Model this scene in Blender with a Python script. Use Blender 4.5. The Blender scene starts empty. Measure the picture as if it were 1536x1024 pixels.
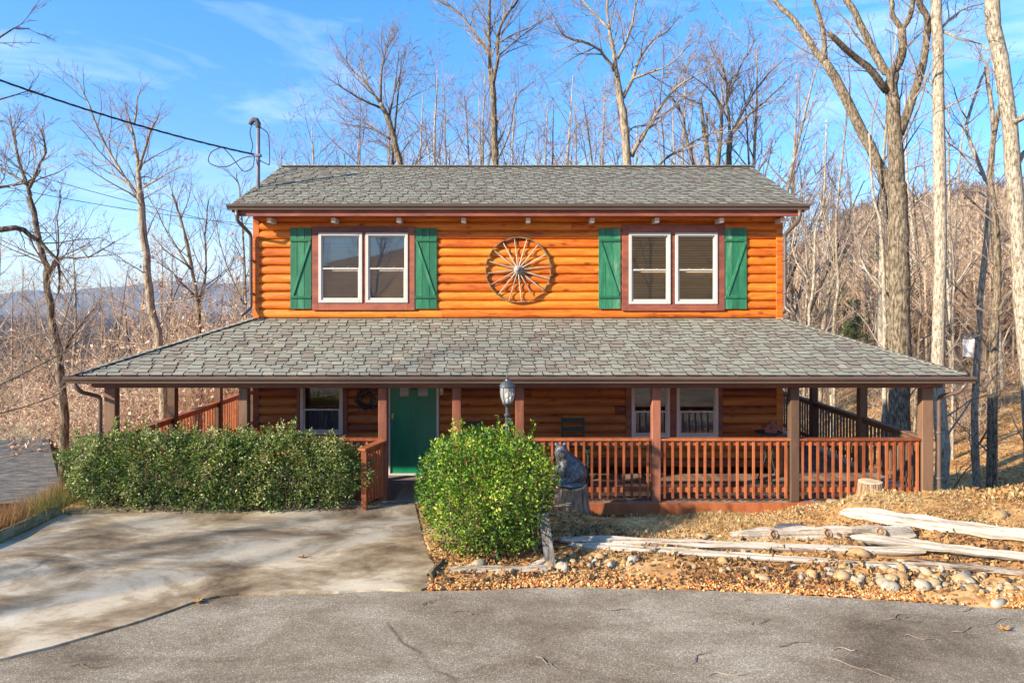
import bpy, math, random
import numpy as np
from mathutils import Vector, Matrix
R = math.radians
S = bpy.context.scene
COL = S.collection
# ---------------------------------------------------------------- camera, sky, sun, exposure
F = 1024.0; CX = 760.0; CY = 453.0; CZ = 3.54          # focal length, vanishing point (photo pixels), camera height
cam_d = bpy.data.cameras.new('camera'); cam = bpy.data.objects.new('camera', cam_d); COL.objects.link(cam)
cam.location = (0, 0, CZ); cam.rotation_euler = (R(90), 0, 0)
cam_d.sensor_width = 36; cam_d.lens = 24
cam_d.shift_x = (768-CX)/1536.0; cam_d.shift_y = (CY-512)/1536.0
cam_d.clip_start = 0.1; cam_d.clip_end = 12000
S.camera = cam
S.view_settings.view_transform = 'Standard'; S.view_settings.look = 'None'
S.view_settings.exposure = 1.36; S.view_settings.gamma = 1
SUN_EL = 24.0; SUN_DIR = Vector((-0.86, -0.51, 0))      # horizontal direction towards the sun: left and behind the camera
SUN_DIR.normalize()
sv = Vector((SUN_DIR.x*math.cos(R(SUN_EL)), SUN_DIR.y*math.cos(R(SUN_EL)), math.sin(R(SUN_EL))))
sun_d = bpy.data.lights.new('sun', 'SUN'); sun = bpy.data.objects.new('sun', sun_d); COL.objects.link(sun)
sun_d.energy = 5.0; sun_d.angle = R(1.1); sun_d.color = (1.0, 0.87, 0.69)
sun.rotation_euler = sv.to_track_quat('Z', 'Y').to_euler(); sun.location = (-20, -12, 20)
W = bpy.data.worlds.new("World"); S.world = W; W.use_nodes = True
wn = W.node_tree.nodes; wl = W.node_tree.links; wn.clear()
wo = wn.new('ShaderNodeOutputWorld'); bg = wn.new('ShaderNodeBackground'); sky = wn.new('ShaderNodeTexSky')
sky.sky_type = 'NISHITA'; sky.sun_disc = False; sky.sun_elevation = R(SUN_EL)
sky.sun_rotation = math.atan2(sv.x, sv.y); sky.air_density = 1.0; sky.dust_density = 0.3; sky.ozone_density = 1.6
hs = wn.new('ShaderNodeHueSaturation'); hs.inputs['Hue'].default_value = .5; hs.inputs['Saturation'].default_value = 1.38; hs.inputs['Value'].default_value = 1.10
wl.new(sky.outputs[0], hs.inputs['Color'])
tc = wn.new('ShaderNodeTexCoord'); mp = wn.new('ShaderNodeMapping'); mp.inputs['Scale'].default_value = (1.0, 1.6, 5.0)
nz = wn.new('ShaderNodeTexNoise'); nz.inputs['Scale'].default_value = 1.9; nz.inputs['Detail'].default_value = 7; nz.inputs['Roughness'].default_value = .6
nz.inputs['Distortion'].default_value = .5
wl.new(tc.outputs['Generated'], mp.inputs[0]); wl.new(mp.outputs[0], nz.inputs['Vector'])
cr = wn.new('ShaderNodeMapRange'); cr.inputs[1].default_value = .50; cr.inputs[2].default_value = .82; cr.inputs[3].default_value = 0; cr.inputs[4].default_value = .6
wl.new(nz.outputs['Fac'], cr.inputs[0])
mx = wn.new('ShaderNodeMixRGB'); mx.inputs[2].default_value = (4.6, 5.1, 6.0, 1)
sx = wn.new('ShaderNodeSeparateXYZ'); wl.new(tc.outputs['Generated'], sx.inputs[0]); hr_ = wn.new('ShaderNodeValToRGB')
hr_.color_ramp.elements[0].position=0.0; hr_.color_ramp.elements[0].color=(.42,.54,.80,1); hr_.color_ramp.elements[1].position=.50; hr_.color_ramp.elements[1].color=(.92,.96,1,1); e_=hr_.color_ramp.elements.new(.22); e_.color=(.60,.68,.88,1)
wl.new(sx.outputs[2],hr_.inputs[0]); hm = wn.new('ShaderNodeMixRGB'); hm.blend_type='MULTIPLY'; hm.inputs[0].default_value=1
wl.new(hs.outputs[0],hm.inputs[1]); wl.new(hr_.outputs[0],hm.inputs[2])
wl.new(cr.outputs[0], mx.inputs[0]); wl.new(hm.outputs[0], mx.inputs[1]); wl.new(mx.outputs[0], bg.inputs[0]); wl.new(bg.outputs[0], wo.inputs[0])
bg.inputs[1].default_value = 0.125
S.render.engine = 'CYCLES'
S.cycles.max_bounces = 6; S.cycles.transparent_max_bounces = 16; S.cycles.volume_bounces = 0

# ---------------------------------------------------------------- mesh builder
class MB:
    def __init__(s): s.V=[]; s.Q=[]; s.T=[]; s.A=[]; s.n=0; s.tb={}; s.qm=[]; s.tm=[]
    def add(s, v, q=None, t=None, tint=.5, m=0):
        v=np.asarray(v,float).reshape(-1,3); s.V.append(v)
        s.A.append(np.full(len(v),tint) if np.isscalar(tint) else np.asarray(tint,float))
        if q is not None and len(q): q=np.asarray(q,int); s.Q.append(q+s.n); s.qm.append(np.full(len(q),m))
        if t is not None and len(t): t=np.asarray(t,int); s.T.append(t+s.n); s.tm.append(np.full(len(t),m))
        s.n+=len(v)
    def box(s, x0,x1,y0,y1,z0,z1, tint=.5, m=0, bev=0.0):
        if bev>0:
            b=bev; P=[]
            # chamfered box: 24 vertices
            c=[(x0,x1),(y0,y1),(z0,z1)]; vs=[]; idx={}
            for i in (0,1):
                for j in (0,1):
                    for k in (0,1):
                        for ax in range(3):
                            p=[c[0][i],c[1][j],c[2][k]]
                            sg=[1 if t==0 else -1 for t in (i,j,k)]
                            for a in range(3):
                                if a!=ax: p[a]+=sg[a]*b
                            idx[(i,j,k,ax)]=len(vs); vs.append(p)
            Q=[];T=[]
            for sgn in (0,1):
                for ax in range(3):
                    o=[a for a in range(3) if a!=ax]
                    loop=[]
                    for (a,bb) in ((0,0),(1,0),(1,1),(0,1)):
                        key=[0,0,0]; key[ax]=sgn; key[o[0]]=a; key[o[1]]=bb
                        loop.append(idx[(key[0],key[1],key[2],ax)])
                    Q.append(loop if (sgn==1)^(ax==1) else loop[::-1])
            for i in (0,1):
                for j in (0,1):
                    for (a,bx) in ((0,1),(0,2),(1,2)):
                        e=3-a-bx
                        k0=[0,0,0];k1=[0,0,0];k0[a]=i;k0[bx]=j;k1[a]=i;k1[bx]=j;k0[e]=0;k1[e]=1
                        Q.append([idx[tuple(k0)+(a,)],idx[tuple(k0)+(bx,)],idx[tuple(k1)+(bx,)],idx[tuple(k1)+(a,)]])
                    for k in (0,1): T.append([idx[(i,j,k,0)],idx[(i,j,k,1)],idx[(i,j,k,2)]])
            s.add(vs,Q,T,tint,m); return
        v=[(x0,y0,z0),(x1,y0,z0),(x1,y1,z0),(x0,y1,z0),(x0,y0,z1),(x1,y0,z1),(x1,y1,z1),(x0,y1,z1)]
        s.add(v,[(0,3,2,1),(4,5,6,7),(0,1,5,4),(1,2,6,5),(2,3,7,6),(3,0,4,7)],None,tint,m)
    def beam(s, a, b, w, h, tint=.5, up=(0,0,1), m=0, taper=1.0):
        a=Vector(a); b=Vector(b); d=(b-a).normalized(); u=Vector(up); r=d.cross(u)
        if r.length<1e-4: r=d.cross(Vector((0,1,0)))
        r.normalize(); u=r.cross(d).normalized(); v=[]
        for p,k in ((a,1.0),(b,taper)):
            for (i,j) in ((-1,-1),(1,-1),(1,1),(-1,1)): v.append(p+r*(i*w*k/2)+u*(j*h*k/2))
        s.add([tuple(x) for x in v],[(0,1,2,3),(7,6,5,4),(0,4,5,1),(1,5,6,2),(2,6,7,3),(3,7,4,0)],None,tint,m)
    def tube(s, pts, radii, sides=6, tint=.5, cap=False):
        s.tb.setdefault((len(pts),sides),[]).append((pts,radii,tint))
        if cap:
            pass
    def flush(s):
        for (n,k),L in s.tb.items():
            P=np.array([l[0] for l in L],float); Rr=np.array([l[1] for l in L],float); B=len(L)
            tn=np.array([l[2] for l in L],float)
            T=np.zeros_like(P); T[:,1:-1]=P[:,2:]-P[:,:-2]; T[:,0]=P[:,1]-P[:,0]; T[:,-1]=P[:,-1]-P[:,-2]
            T/=np.linalg.norm(T,axis=2,keepdims=True)+1e-9
            D=P[:,-1]-P[:,0]; D/=np.linalg.norm(D,axis=1,keepdims=True)+1e-9
            ref=np.where(np.abs(D[:,2:3])>.75,np.array([[1.,0.13,0]]),np.array([[0,0.1,1.]]))
            U=np.cross(T,ref[:,None,:]); U/=np.linalg.norm(U,axis=2,keepdims=True)+1e-9
            Wv=np.cross(T,U); an=np.arange(k)*2*math.pi/k
            V=P[:,:,None,:]+Rr[:,:,None,None]*(np.cos(an)[None,None,:,None]*U[:,:,None,:]+np.sin(an)[None,None,:,None]*Wv[:,:,None,:])
            i=np.arange(n-1)[:,None]*k; j=np.arange(k)[None,:]; j2=(j+1)%k
            q=np.stack([i+j,i+j2,i+k+j2,i+k+j],-1).reshape(-1,4)
            Q=(q[None]+np.arange(B)[:,None,None]*(n*k)).reshape(-1,4)
            s.add(V.reshape(-1,3),Q,None,np.repeat(tn,n*k))
            # end caps as fans of triangles
            if k>=3:
                c0=np.array([(0,a+1,a) for a in range(1,k-1)]); c1=np.array([((n-1)*k,(n-1)*k+a,(n-1)*k+a+1) for a in range(1,k-1)])
                cc=np.concatenate([c0,c1]); Tt=(cc[None]+np.arange(B)[:,None,None]*(n*k)).reshape(-1,3)+s.n-B*n*k
                s.T.append(Tt); s.tm.append(np.zeros(len(Tt),int))
        s.tb={}
    def lathe(s, prof, c=(0,0,0), k=16, tint=.5, wob=None):
        v=[];q=[]
        for i,(r,z) in enumerate(prof):
            for j in range(k):
                a=2*math.pi*j/k; rr=r*(wob(a,i) if wob else 1)
                v.append((c[0]+rr*math.cos(a),c[1]+rr*math.sin(a),c[2]+z))
        for i in range(len(prof)-1):
            for j in range(k):
                j2=(j+1)%k; q.append((i*k+j,i*k+j2,(i+1)*k+j2,(i+1)*k+j))
        s.add(v,q,None,tint)
    def ball(s, c, r, k=8, n=6, sc=(1,1,1), tint=.5, jit=0, rng=None, rot=None):
        v=[];q=[];t=[]
        for i in range(n+1):
            ph=math.pi*i/n
            for j in range(k):
                a=2*math.pi*j/k; w=1+(rng.uniform(-jit,jit) if rng and 0<i<n else 0)
                p=Vector((math.sin(ph)*math.cos(a)*sc[0]*r*w,math.sin(ph)*math.sin(a)*sc[1]*r*w,math.cos(ph)*sc[2]*r*w))
                if rot: p.rotate(rot)
                v.append((p.x+c[0],p.y+c[1],p.z+c[2]))
        for i in range(n):
            for j in range(k):
                j2=(j+1)%k; q.append((i*k+j,(i+1)*k+j,(i+1)*k+j2,i*k+j2))
        s.add(v,q,t,tint)
    def build(s, name, mat, parent=None, smooth=False, **tags):
        s.flush()
        me=bpy.data.meshes.new(name)
        V=np.concatenate(s.V); me.vertices.add(len(V)); me.vertices.foreach_set('co',V.ravel())
        Q=np.concatenate(s.Q) if s.Q else np.zeros((0,4),int); T=np.concatenate(s.T) if s.T else np.zeros((0,3),int)
        me.loops.add(Q.size+T.size); me.loops.foreach_set('vertex_index',np.concatenate([Q.ravel(),T.ravel()]).astype(np.int32))
        me.polygons.add(len(Q)+len(T))
        st=np.concatenate([np.arange(len(Q))*4,len(Q)*4+np.arange(len(T))*3]).astype(np.int32); me.polygons.foreach_set('loop_start',st)
        me.polygons.foreach_set('loop_total',np.concatenate([np.full(len(Q),4),np.full(len(T),3)]).astype(np.int32))
        me.polygons.foreach_set('use_smooth',np.full(len(Q)+len(T),bool(smooth)))
        mats=mat if isinstance(mat,(list,tuple)) else [mat]
        for m_ in mats: me.materials.append(m_)
        if len(mats)>1:
            mi=np.concatenate(s.qm+s.tm) if (s.qm or s.tm) else []
            me.polygons.foreach_set('material_index',np.asarray(mi,np.int32))
        a=me.attributes.new('tint','FLOAT','POINT'); a.data.foreach_set('value',np.concatenate(s.A).astype(np.float32))
        me.update(calc_edges=True); me.validate()
        o=bpy.data.objects.new(name,me); COL.objects.link(o)
        if parent: o.parent=parent
        for k_,v_ in tags.items(): o[k_]=v_
        return o
def thing(name, label, cat, loc=(0,0,0), group=None):
    o=bpy.data.objects.new(name,None); COL.objects.link(o); o.location=loc; o.empty_display_size=.2
    o['label']=label; o['category']=cat
    if group: o['group']=group
    return o
def tag(o,label,cat,group=None):
    o['label']=label; o['category']=cat
    if group: o['group']=group
    return o
def kids(o): return [c for c in ALLK.get(o.name,[])]
def dup(src, loc, rz=0, sc=1.0, label=None, children=()):
    c=src.copy(); COL.objects.link(c); c.location=loc; c.rotation_euler=(0,0,rz); c.scale=(sc,sc,sc) if np.isscalar(sc) else sc
    if label: c['label']=label
    for ch in children:
        d=ch.copy(); COL.objects.link(d); d.parent=c
    return c
def P(px,py,D): return ((px-CX)*D/F, D, CZ-(py-CY)*D/F)            # photo pixel at distance D
def G(px,py,z=0.): D=(CZ-z)*F/(py-CY); return ((px-CX)*D/F, D, z)   # photo pixel on a level z
def WX(px): return (px-CX)*14.1/F
def WZ(py): return CZ-(py-CY)*14.1/F
def sm(x,a,b):
    t=np.clip((np.asarray(x,float)-a)/(b-a),0,1); return t*t*(3-2*t)

# ---------------------------------------------------------------- materials
def nm(name):
    m=bpy.data.materials.new(name); m.use_nodes=True; nt=m.node_tree; b=nt.nodes['Principled BSDF']; return m,nt,b
def ramp(nt,stops,interp='LINEAR'):
    r=nt.nodes.new('ShaderNodeValToRGB'); r.color_ramp.interpolation=interp; e=r.color_ramp.elements
    while len(e)<len(stops): e.new(.5)
    for i,(p,c) in enumerate(stops): e[i].position=p; e[i].color=(*c,1)
    return r
def pmat(name, stops, scale=5, stretch=(1,1,1), rough=.7, bump=.3, bdist=.01, tint=.4, detail=6, fine=0, spec=.4, metal=0, coat=0, fine_amt=.3, transl=0, dist=0, interp='LINEAR'):
    m,nt,b=nm(name); N=nt.nodes.new; L=nt.links.new
    tc=N('ShaderNodeTexCoord'); mp=N('ShaderNodeMapping'); mp.inputs['Scale'].default_value=stretch; L(tc.outputs['Object'],mp.inputs[0])
    at=N('ShaderNodeAttribute'); at.attribute_name='tint'
    # shift the pattern by the tint so that neighbouring boards do not share grain
    cmb=N('ShaderNodeCombineXYZ'); ml=N('ShaderNodeMath'); ml.operation='MULTIPLY'; ml.inputs[1].default_value=37.0; L(at.outputs['Fac'],ml.inputs[0])
    L(ml.outputs[0],cmb.inputs[1]); L(ml.outputs[0],cmb.inputs[0]); ad=N('ShaderNodeVectorMath'); L(mp.outputs[0],ad.inputs[0]); L(cmb.outputs[0],ad.inputs[1])
    nz=N('ShaderNodeTexNoise'); nz.inputs['Scale'].default_value=scale; nz.inputs['Detail'].default_value=detail; nz.inputs['Roughness'].default_value=.6; nz.inputs['Distortion'].default_value=dist
    L(ad.outputs[0],nz.inputs['Vector'])
    fac=nz.outputs['Fac']
    if fine:
        n2=N('ShaderNodeTexNoise'); n2.inputs['Scale'].default_value=fine; n2.inputs['Detail'].default_value=3; L(ad.outputs[0],n2.inputs['Vector'])
        mm=N('ShaderNodeMath'); mm.operation='MULTIPLY_ADD'; mm.inputs[1].default_value=fine_amt; L(n2.outputs['Fac'],mm.inputs[0])
        ms=N('ShaderNodeMath'); ms.operation='SUBTRACT'; ms.inputs[1].default_value=fine_amt/2; L(fac,ms.inputs[0]); L(ms.outputs[0],mm.inputs[2]); fac=mm.outputs[0]
    s1=N('ShaderNodeMath'); s1.operation='SUBTRACT'; s1.inputs[1].default_value=.5; L(at.outputs['Fac'],s1.inputs[0])
    s2=N('ShaderNodeMath'); s2.operation='MULTIPLY_ADD'; s2.inputs[1].default_value=tint; L(s1.outputs[0],s2.inputs[0]); L(fac,s2.inputs[2])
    r=ramp(nt,stops,interp); L(s2.outputs[0],r.inputs[0]); L(r.outputs[0],b.inputs['Base Color'])
    b.inputs['Roughness'].default_value=rough; b.inputs['Metallic'].default_value=metal; b.inputs['Specular IOR Level'].default_value=spec
    if coat: b.inputs['Coat Weight'].default_value=coat; b.inputs['Coat Roughness'].default_value=.25
    if bump:
        bp=N('ShaderNodeBump'); bp.inputs['Strength'].default_value=bump; bp.inputs['Distance'].default_value=bdist; L(fac,bp.inputs['Height']); L(bp.outputs[0],b.inputs['Normal'])
    if transl:
        tr=N('ShaderNodeBsdfTranslucent'); L(r.outputs[0],tr.inputs[0]); mxs=N('ShaderNodeMixShader'); mxs.inputs[0].default_value=transl
        L(b.outputs[0],mxs.inputs[1]); L(tr.outputs[0],mxs.inputs[2]); L(mxs.outputs[0],nt.nodes['Material Output'].inputs['Surface'])
    return m
M={}
M['log_shaded']=pmat('porch_shaded_log',[(.25,(.13,.028,.006)),(.42,(.25,.055,.010)),(.56,(.35,.092,.014)),(.75,(.43,.14,.02))],scale=2.2,stretch=(.55,3,5),rough=.5,bump=.15,tint=.45,detail=9,fine=14,fine_amt=.35,dist=.6)  # redder log stain, with the porch shade put into its darker colour
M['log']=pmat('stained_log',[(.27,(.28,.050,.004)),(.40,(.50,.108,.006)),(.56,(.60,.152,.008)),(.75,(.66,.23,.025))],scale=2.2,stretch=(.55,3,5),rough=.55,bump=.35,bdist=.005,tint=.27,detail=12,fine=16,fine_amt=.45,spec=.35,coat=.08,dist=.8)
# dark knots on the logs
def add_knots(m,scale,stretch,dark,thr=.10):
    nt=m.node_tree; N=nt.nodes.new; L=nt.links.new; b=nt.nodes['Principled BSDF']; src=b.inputs['Base Color'].links[0].from_socket
    tc=N('ShaderNodeTexCoord'); mp=N('ShaderNodeMapping'); mp.inputs['Scale'].default_value=stretch; L(tc.outputs['Object'],mp.inputs[0])
    v=N('ShaderNodeTexVoronoi'); v.inputs['Scale'].default_value=scale; L(mp.outputs[0],v.inputs['Vector'])
    mr=N('ShaderNodeMapRange'); mr.inputs[1].default_value=thr*.35; mr.inputs[2].default_value=thr; mr.inputs[3].default_value=.75; mr.inputs[4].default_value=0; L(v.outputs['Distance'],mr.inputs[0])
    mx=N('ShaderNodeMixRGB'); mx.inputs[2].default_value=(*dark,1); L(mr.outputs[0],mx.inputs[0]); L(src,mx.inputs[1]); L(mx.outputs[0],b.inputs['Base Color'])
add_knots(M['log'],3.0,(.7,.2,1.6),(.13,.03,.004),.20); add_knots(M['log_shaded'],3.0,(.7,.2,1.6),(.05,.014,.004),.16)
M['rail']=pmat('mahogany_stain',[(.3,(.17,.045,.016)),(.5,(.29,.082,.028)),(.7,(.37,.12,.045))],scale=3,stretch=(3,3,.8),rough=.5,bump=.1,tint=.45,fine=22)
M['post']=pmat('weathered_brown_post',[(.3,(.085,.048,.028)),(.5,(.13,.070,.040)),(.7,(.18,.10,.058))],scale=3,stretch=(4,4,.6),rough=.65,bump=.15,tint=.5,fine=18)
M['redpost']=pmat('red_brown_post',[(.3,(.14,.046,.024)),(.5,(.21,.070,.036)),(.7,(.28,.105,.058))],scale=3,stretch=(4,4,.6),rough=.65,bump=.15,tint=.4,fine=18)
M['trim']=pmat('red_brown_casing',[(.3,(.13,.035,.022)),(.5,(.19,.055,.035)),(.7,(.29,.08,.04))],scale=2.5,stretch=(1,3,3),rough=.6,bump=.1,tint=.3,fine=20)
M['beam']=pmat('brown_beam',[(.3,(.10,.045,.035)),(.5,(.15,.065,.05)),(.68,(.24,.10,.06)),(.8,(.40,.22,.10))],scale=1.8,stretch=(.5,3,3),rough=.6,bump=.1,tint=.3,fine=20)
M['gutter']=pmat('bronze_gutter',[(.3,(.085,.058,.045)),(.7,(.125,.085,.066))],scale=2,stretch=(.4,2,2),rough=.38,bump=0,tint=.1,spec=.6)
M['green']=pmat('green_paint',[(.3,(.010,.095,.046)),(.5,(.018,.14,.066)),(.68,(.04,.19,.095)),(.85,(.16,.26,.17))],scale=3,stretch=(4,4,.6),rough=.5,bump=.25,tint=.40,fine=25,fine_amt=.5)
M['green_dark']=pmat('dark_green_paint',[(.3,(.004,.085,.045)),(.7,(.008,.14,.075))],scale=3,stretch=(4,4,.6),rough=.5,bump=.1,tint=.25,fine=25)
M['door']=pmat('door_green',[(.3,(.003,.13,.065)),(.7,(.005,.19,.10))],scale=2,stretch=(2,2,.5),rough=.35,bump=.03,tint=.2,spec=.5)
M['white']=pmat('white_vinyl',[(.3,(.43,.41,.37)),(.7,(.49,.47,.43))],scale=3,rough=.4,bump=0,tint=.1)
M['taupe']=pmat('taupe_casing',[(.3,(.50,.41,.34)),(.7,(.60,.50,.42))],scale=3,rough=.5,bump=0,tint=.1)
M['deck']=pmat('deck_boards',[(.3,(.14,.09,.065)),(.5,(.20,.13,.095)),(.7,(.27,.19,.14))],scale=3,stretch=(4,.5,4),rough=.6,bump=.2,tint=.5,fine=18)
M['soffit']=pmat('soffit_boards',[(.3,(.20,.09,.04)),(.7,(.30,.14,.06))],scale=3,stretch=(.5,3,3),rough=.6,bump=.1,tint=.4,fine=18)
M['shingle']=pmat('asphalt_shingle',[(.10,(.135,.125,.10)),(.26,(.20,.16,.125)),(.40,(.19,.18,.14)),(.54,(.235,.225,.175)),(.68,(.205,.21,.17)),(.84,(.29,.27,.205)),(.97,(.25,.175,.135))],scale=1.3,rough=.9,bump=.6,bdist=.004,tint=.52,fine=240,fine_amt=.40,spec=.25,detail=4)
M['shedge']=pmat('shingle_edge',[(.3,(.020,.019,.018)),(.7,(.04,.038,.035))],rough=1,bump=0,spec=.05)
M['blind']=pmat('wood_blind',[(.3,(.72,.46,.22)),(.7,(.88,.64,.36))],scale=3,stretch=(.5,3,3),rough=.5,bump=0,tint=.3)
M['blindg']=pmat('grey_blind',[(.3,(.42,.39,.35)),(.7,(.52,.49,.44))],scale=3,rough=.6,bump=0,tint=.2)
M['curtain']=pmat('grey_curtain',[(.3,(.07,.075,.09)),(.7,(.15,.155,.17))],scale=3,stretch=(14,2,.2),rough=.8,bump=.4,tint=.2)
M['black']=pmat('black_iron',[(.3,(.03,.034,.038)),(.7,(.075,.085,.095))],scale=8,rough=.35,bump=.05,spec=.6)
M['dark']=pmat('dark_wood',[(.3,(.014,.030,.024)),(.7,(.030,.058,.045))],scale=8,rough=.6,bump=.05)
M['brass']=pmat('brass',[(.3,(.60,.42,.12)),(.7,(.75,.56,.2))],scale=8,rough=.3,bump=0,metal=.9)
M['steel']=pmat('galvanised_steel',[(.3,(.13,.13,.155)),(.7,(.20,.20,.23))],scale=8,rough=.6,bump=.05,metal=.2)
M['rubber']=pmat('black_cable',[(.3,(.012,.012,.016)),(.7,(.03,.03,.035))],scale=8,rough=.6,bump=0)
M['oldwood']=pmat('weathered_cedar',[(.33,(.05,.03,.018)),(.40,(.19,.13,.085)),(.47,(.32,.265,.20)),(.56,(.41,.36,.295)),(.75,(.48,.44,.38))],scale=2.2,stretch=(.7,12,12),rough=.85,bump=.9,bdist=.02,tint=.22,fine=18,fine_amt=.35,spec=.2)
M['wheel']=pmat('grey_brown_wheel_wood',[(.3,(.22,.165,.11)),(.5,(.36,.29,.21)),(.7,(.46,.385,.30))],scale=8,rough=.8,bump=.2,tint=.4)
M['timber']=pmat('landscape_timber',[(.3,(.10,.065,.035)),(.45,(.17,.13,.07)),(.55,(.17,.16,.07)),(.75,(.34,.27,.18))],scale=3,stretch=(1,1,3),rough=.9,bump=.8,bdist=.02,tint=.3,fine=30)
M['stump']=pmat('stump_bark',[(.3,(.09,.055,.032)),(.5,(.28,.18,.11)),(.7,(.50,.36,.24))],scale=3,stretch=(7,7,.5),rough=.95,bump=1,bdist=.03,tint=.3,fine=20)
M['cut']=pmat('cut_wood',[(.3,(.36,.27,.16)),(.7,(.60,.50,.33))],scale=6,rough=.9,bump=.5,tint=.3,fine=30)
M['rock']=pmat('river_rock',[(.2,(.12,.09,.065)),(.4,(.31,.18,.075)),(.55,(.38,.26,.125)),(.7,(.26,.225,.175)),(.9,(.37,.32,.24))],scale=1.2,rough=.8,bump=.3,tint=.75,fine=30,fine_amt=.2)
M['gravel']=pmat('amber_gravel',[(.15,(.16,.055,.015)),(.4,(.42,.14,.03)),(.6,(.52,.22,.05)),(.85,(.52,.37,.18))],scale=1.2,rough=.8,bump=.2,tint=.8)
M['leaf_dead']=pmat('dead_leaves',[(.1,(.085,.045,.025)),(.3,(.24,.115,.045)),(.5,(.39,.21,.07)),(.7,(.43,.30,.13)),(.9,(.46,.36,.20))],scale=1.2,rough=.85,bump=0,tint=.9,transl=.2)
M['leaf_pink']=pmat('beech_leaves',[(.1,(.30,.15,.085)),(.5,(.50,.31,.20)),(.9,(.64,.47,.33))],scale=1.2,rough=.85,bump=0,tint=.9,transl=.25)
M['straw']=pmat('dry_moss_and_straw',[(.1,(.12,.09,.03)),(.4,(.28,.20,.07)),(.6,(.40,.29,.12)),(.9,(.56,.44,.24))],scale=1.2,rough=.9,bump=0,tint=.9)
M['holly']=pmat('holly_leaves',[(.08,(.02,.055,.010)),(.3,(.055,.14,.015)),(.5,(.14,.26,.018)),(.7,(.28,.40,.035)),(.92,(.50,.54,.10))],scale=1.3,rough=.42,bump=0,tint=.85,transl=.32,spec=.35)
M['hedge']=pmat('hedge_leaves',[(.08,(.030,.060,.016)),(.3,(.08,.145,.028)),(.5,(.16,.24,.04)),(.7,(.30,.36,.085)),(.92,(.58,.50,.28))],scale=1.3,rough=.42,bump=0,tint=.85,transl=.28,spec=.35)
M['stem']=pmat('shrub_stems',[(.3,(.12,.08,.045)),(.7,(.30,.22,.14))],scale=8,rough=.9,bump=0)
M['bark']=pmat('grey_brown_bark',[(.34,(.055,.042,.028)),(.46,(.15,.118,.078)),(.56,(.25,.20,.14)),(.70,(.36,.31,.235))],scale=3,stretch=(6,6,1.4),rough=.95,bump=1,bdist=.03,tint=.4,fine=14,fine_amt=.45,spec=.15)
M['bark_pale']=pmat('pale_bark',[(.34,(.10,.08,.055)),(.44,(.24,.20,.14)),(.54,(.36,.31,.235)),(.70,(.48,.43,.35))],scale=3,stretch=(6,6,1.6),rough=.95,bump=1,bdist=.03,tint=.4,fine=14,fine_amt=.45,spec=.15)
M['twig']=pmat('twigs',[(.25,(.13,.10,.08)),(.5,(.22,.17,.135)),(.8,(.32,.26,.21))],scale=3,rough=.95,bump=0,tint=.5,spec=.15)
M['twig_tan']=pmat('tan_twigs',[(.15,(.26,.175,.115)),(.5,(.42,.30,.20)),(.85,(.56,.43,.30))],scale=.35,rough=.95,bump=0,tint=.7,spec=.15)
M['twig_far']=pmat('distant_twigs',[(.15,(.075,.055,.045)),(.5,(.13,.095,.075)),(.85,(.20,.15,.115))],scale=.05,rough=.95,bump=0,tint=.7,spec=0)
M['needle']=pmat('pine_needles',[(.2,(.03,.06,.015)),(.5,(.075,.125,.03)),(.8,(.16,.21,.05))],scale=1.5,rough=.7,bump=0,tint=.7,transl=.2)
M['grass_red']=pmat('russet_grass',[(.1,(.16,.11,.04)),(.4,(.36,.17,.07)),(.6,(.46,.20,.11)),(.9,(.40,.33,.10))],scale=1.5,rough=.9,bump=0,tint=.9,transl=.2)
M['grass_green']=pmat('green_grass',[(.1,(.06,.10,.02)),(.9,(.26,.30,.08))],scale=1.5,rough=.9,bump=0,tint=.9,transl=.2)
M['oldroof']=pmat('grey_neighbour_roof',[(.3,(.035,.033,.030)),(.47,(.065,.060,.055)),(.56,(.11,.10,.085)),(.68,(.20,.17,.12))],scale=5,stretch=(.5,3,1.2),rough=.9,bump=.5,tint=.3,fine=22,fine_amt=.5)
M['bear']=pmat('painted_bear',[(.3,(.018,.02,.022)),(.5,(.055,.06,.068)),(.7,(.16,.17,.185))],scale=22,rough=.42,bump=.8,bdist=.012,tint=.2,fine=90,spec=.7)
M['muzzle']=pmat('tan_muzzle',[(.3,(.26,.17,.10)),(.7,(.42,.30,.19))],scale=12,rough=.6,bump=.2)
M['red']=pmat('red_paint',[(.3,(.26,.05,.035)),(.7,(.38,.09,.06))],scale=8,rough=.6,bump=.1)
M['mauve']=pmat('grey_mauve_mat',[(.3,(.16,.11,.11)),(.7,(.24,.18,.18))],scale=20,rough=.9,bump=.3)
M['slate']=pmat('slate_stone',[(.3,(.05,.05,.06)),(.7,(.12,.12,.135))],scale=6,rough=.8,bump=.4)
M['shed']=pmat('white_siding',[(.3,(.7,.7,.7)),(.7,(.8,.8,.8))],scale=3,rough=.6,bump=0)
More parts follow.
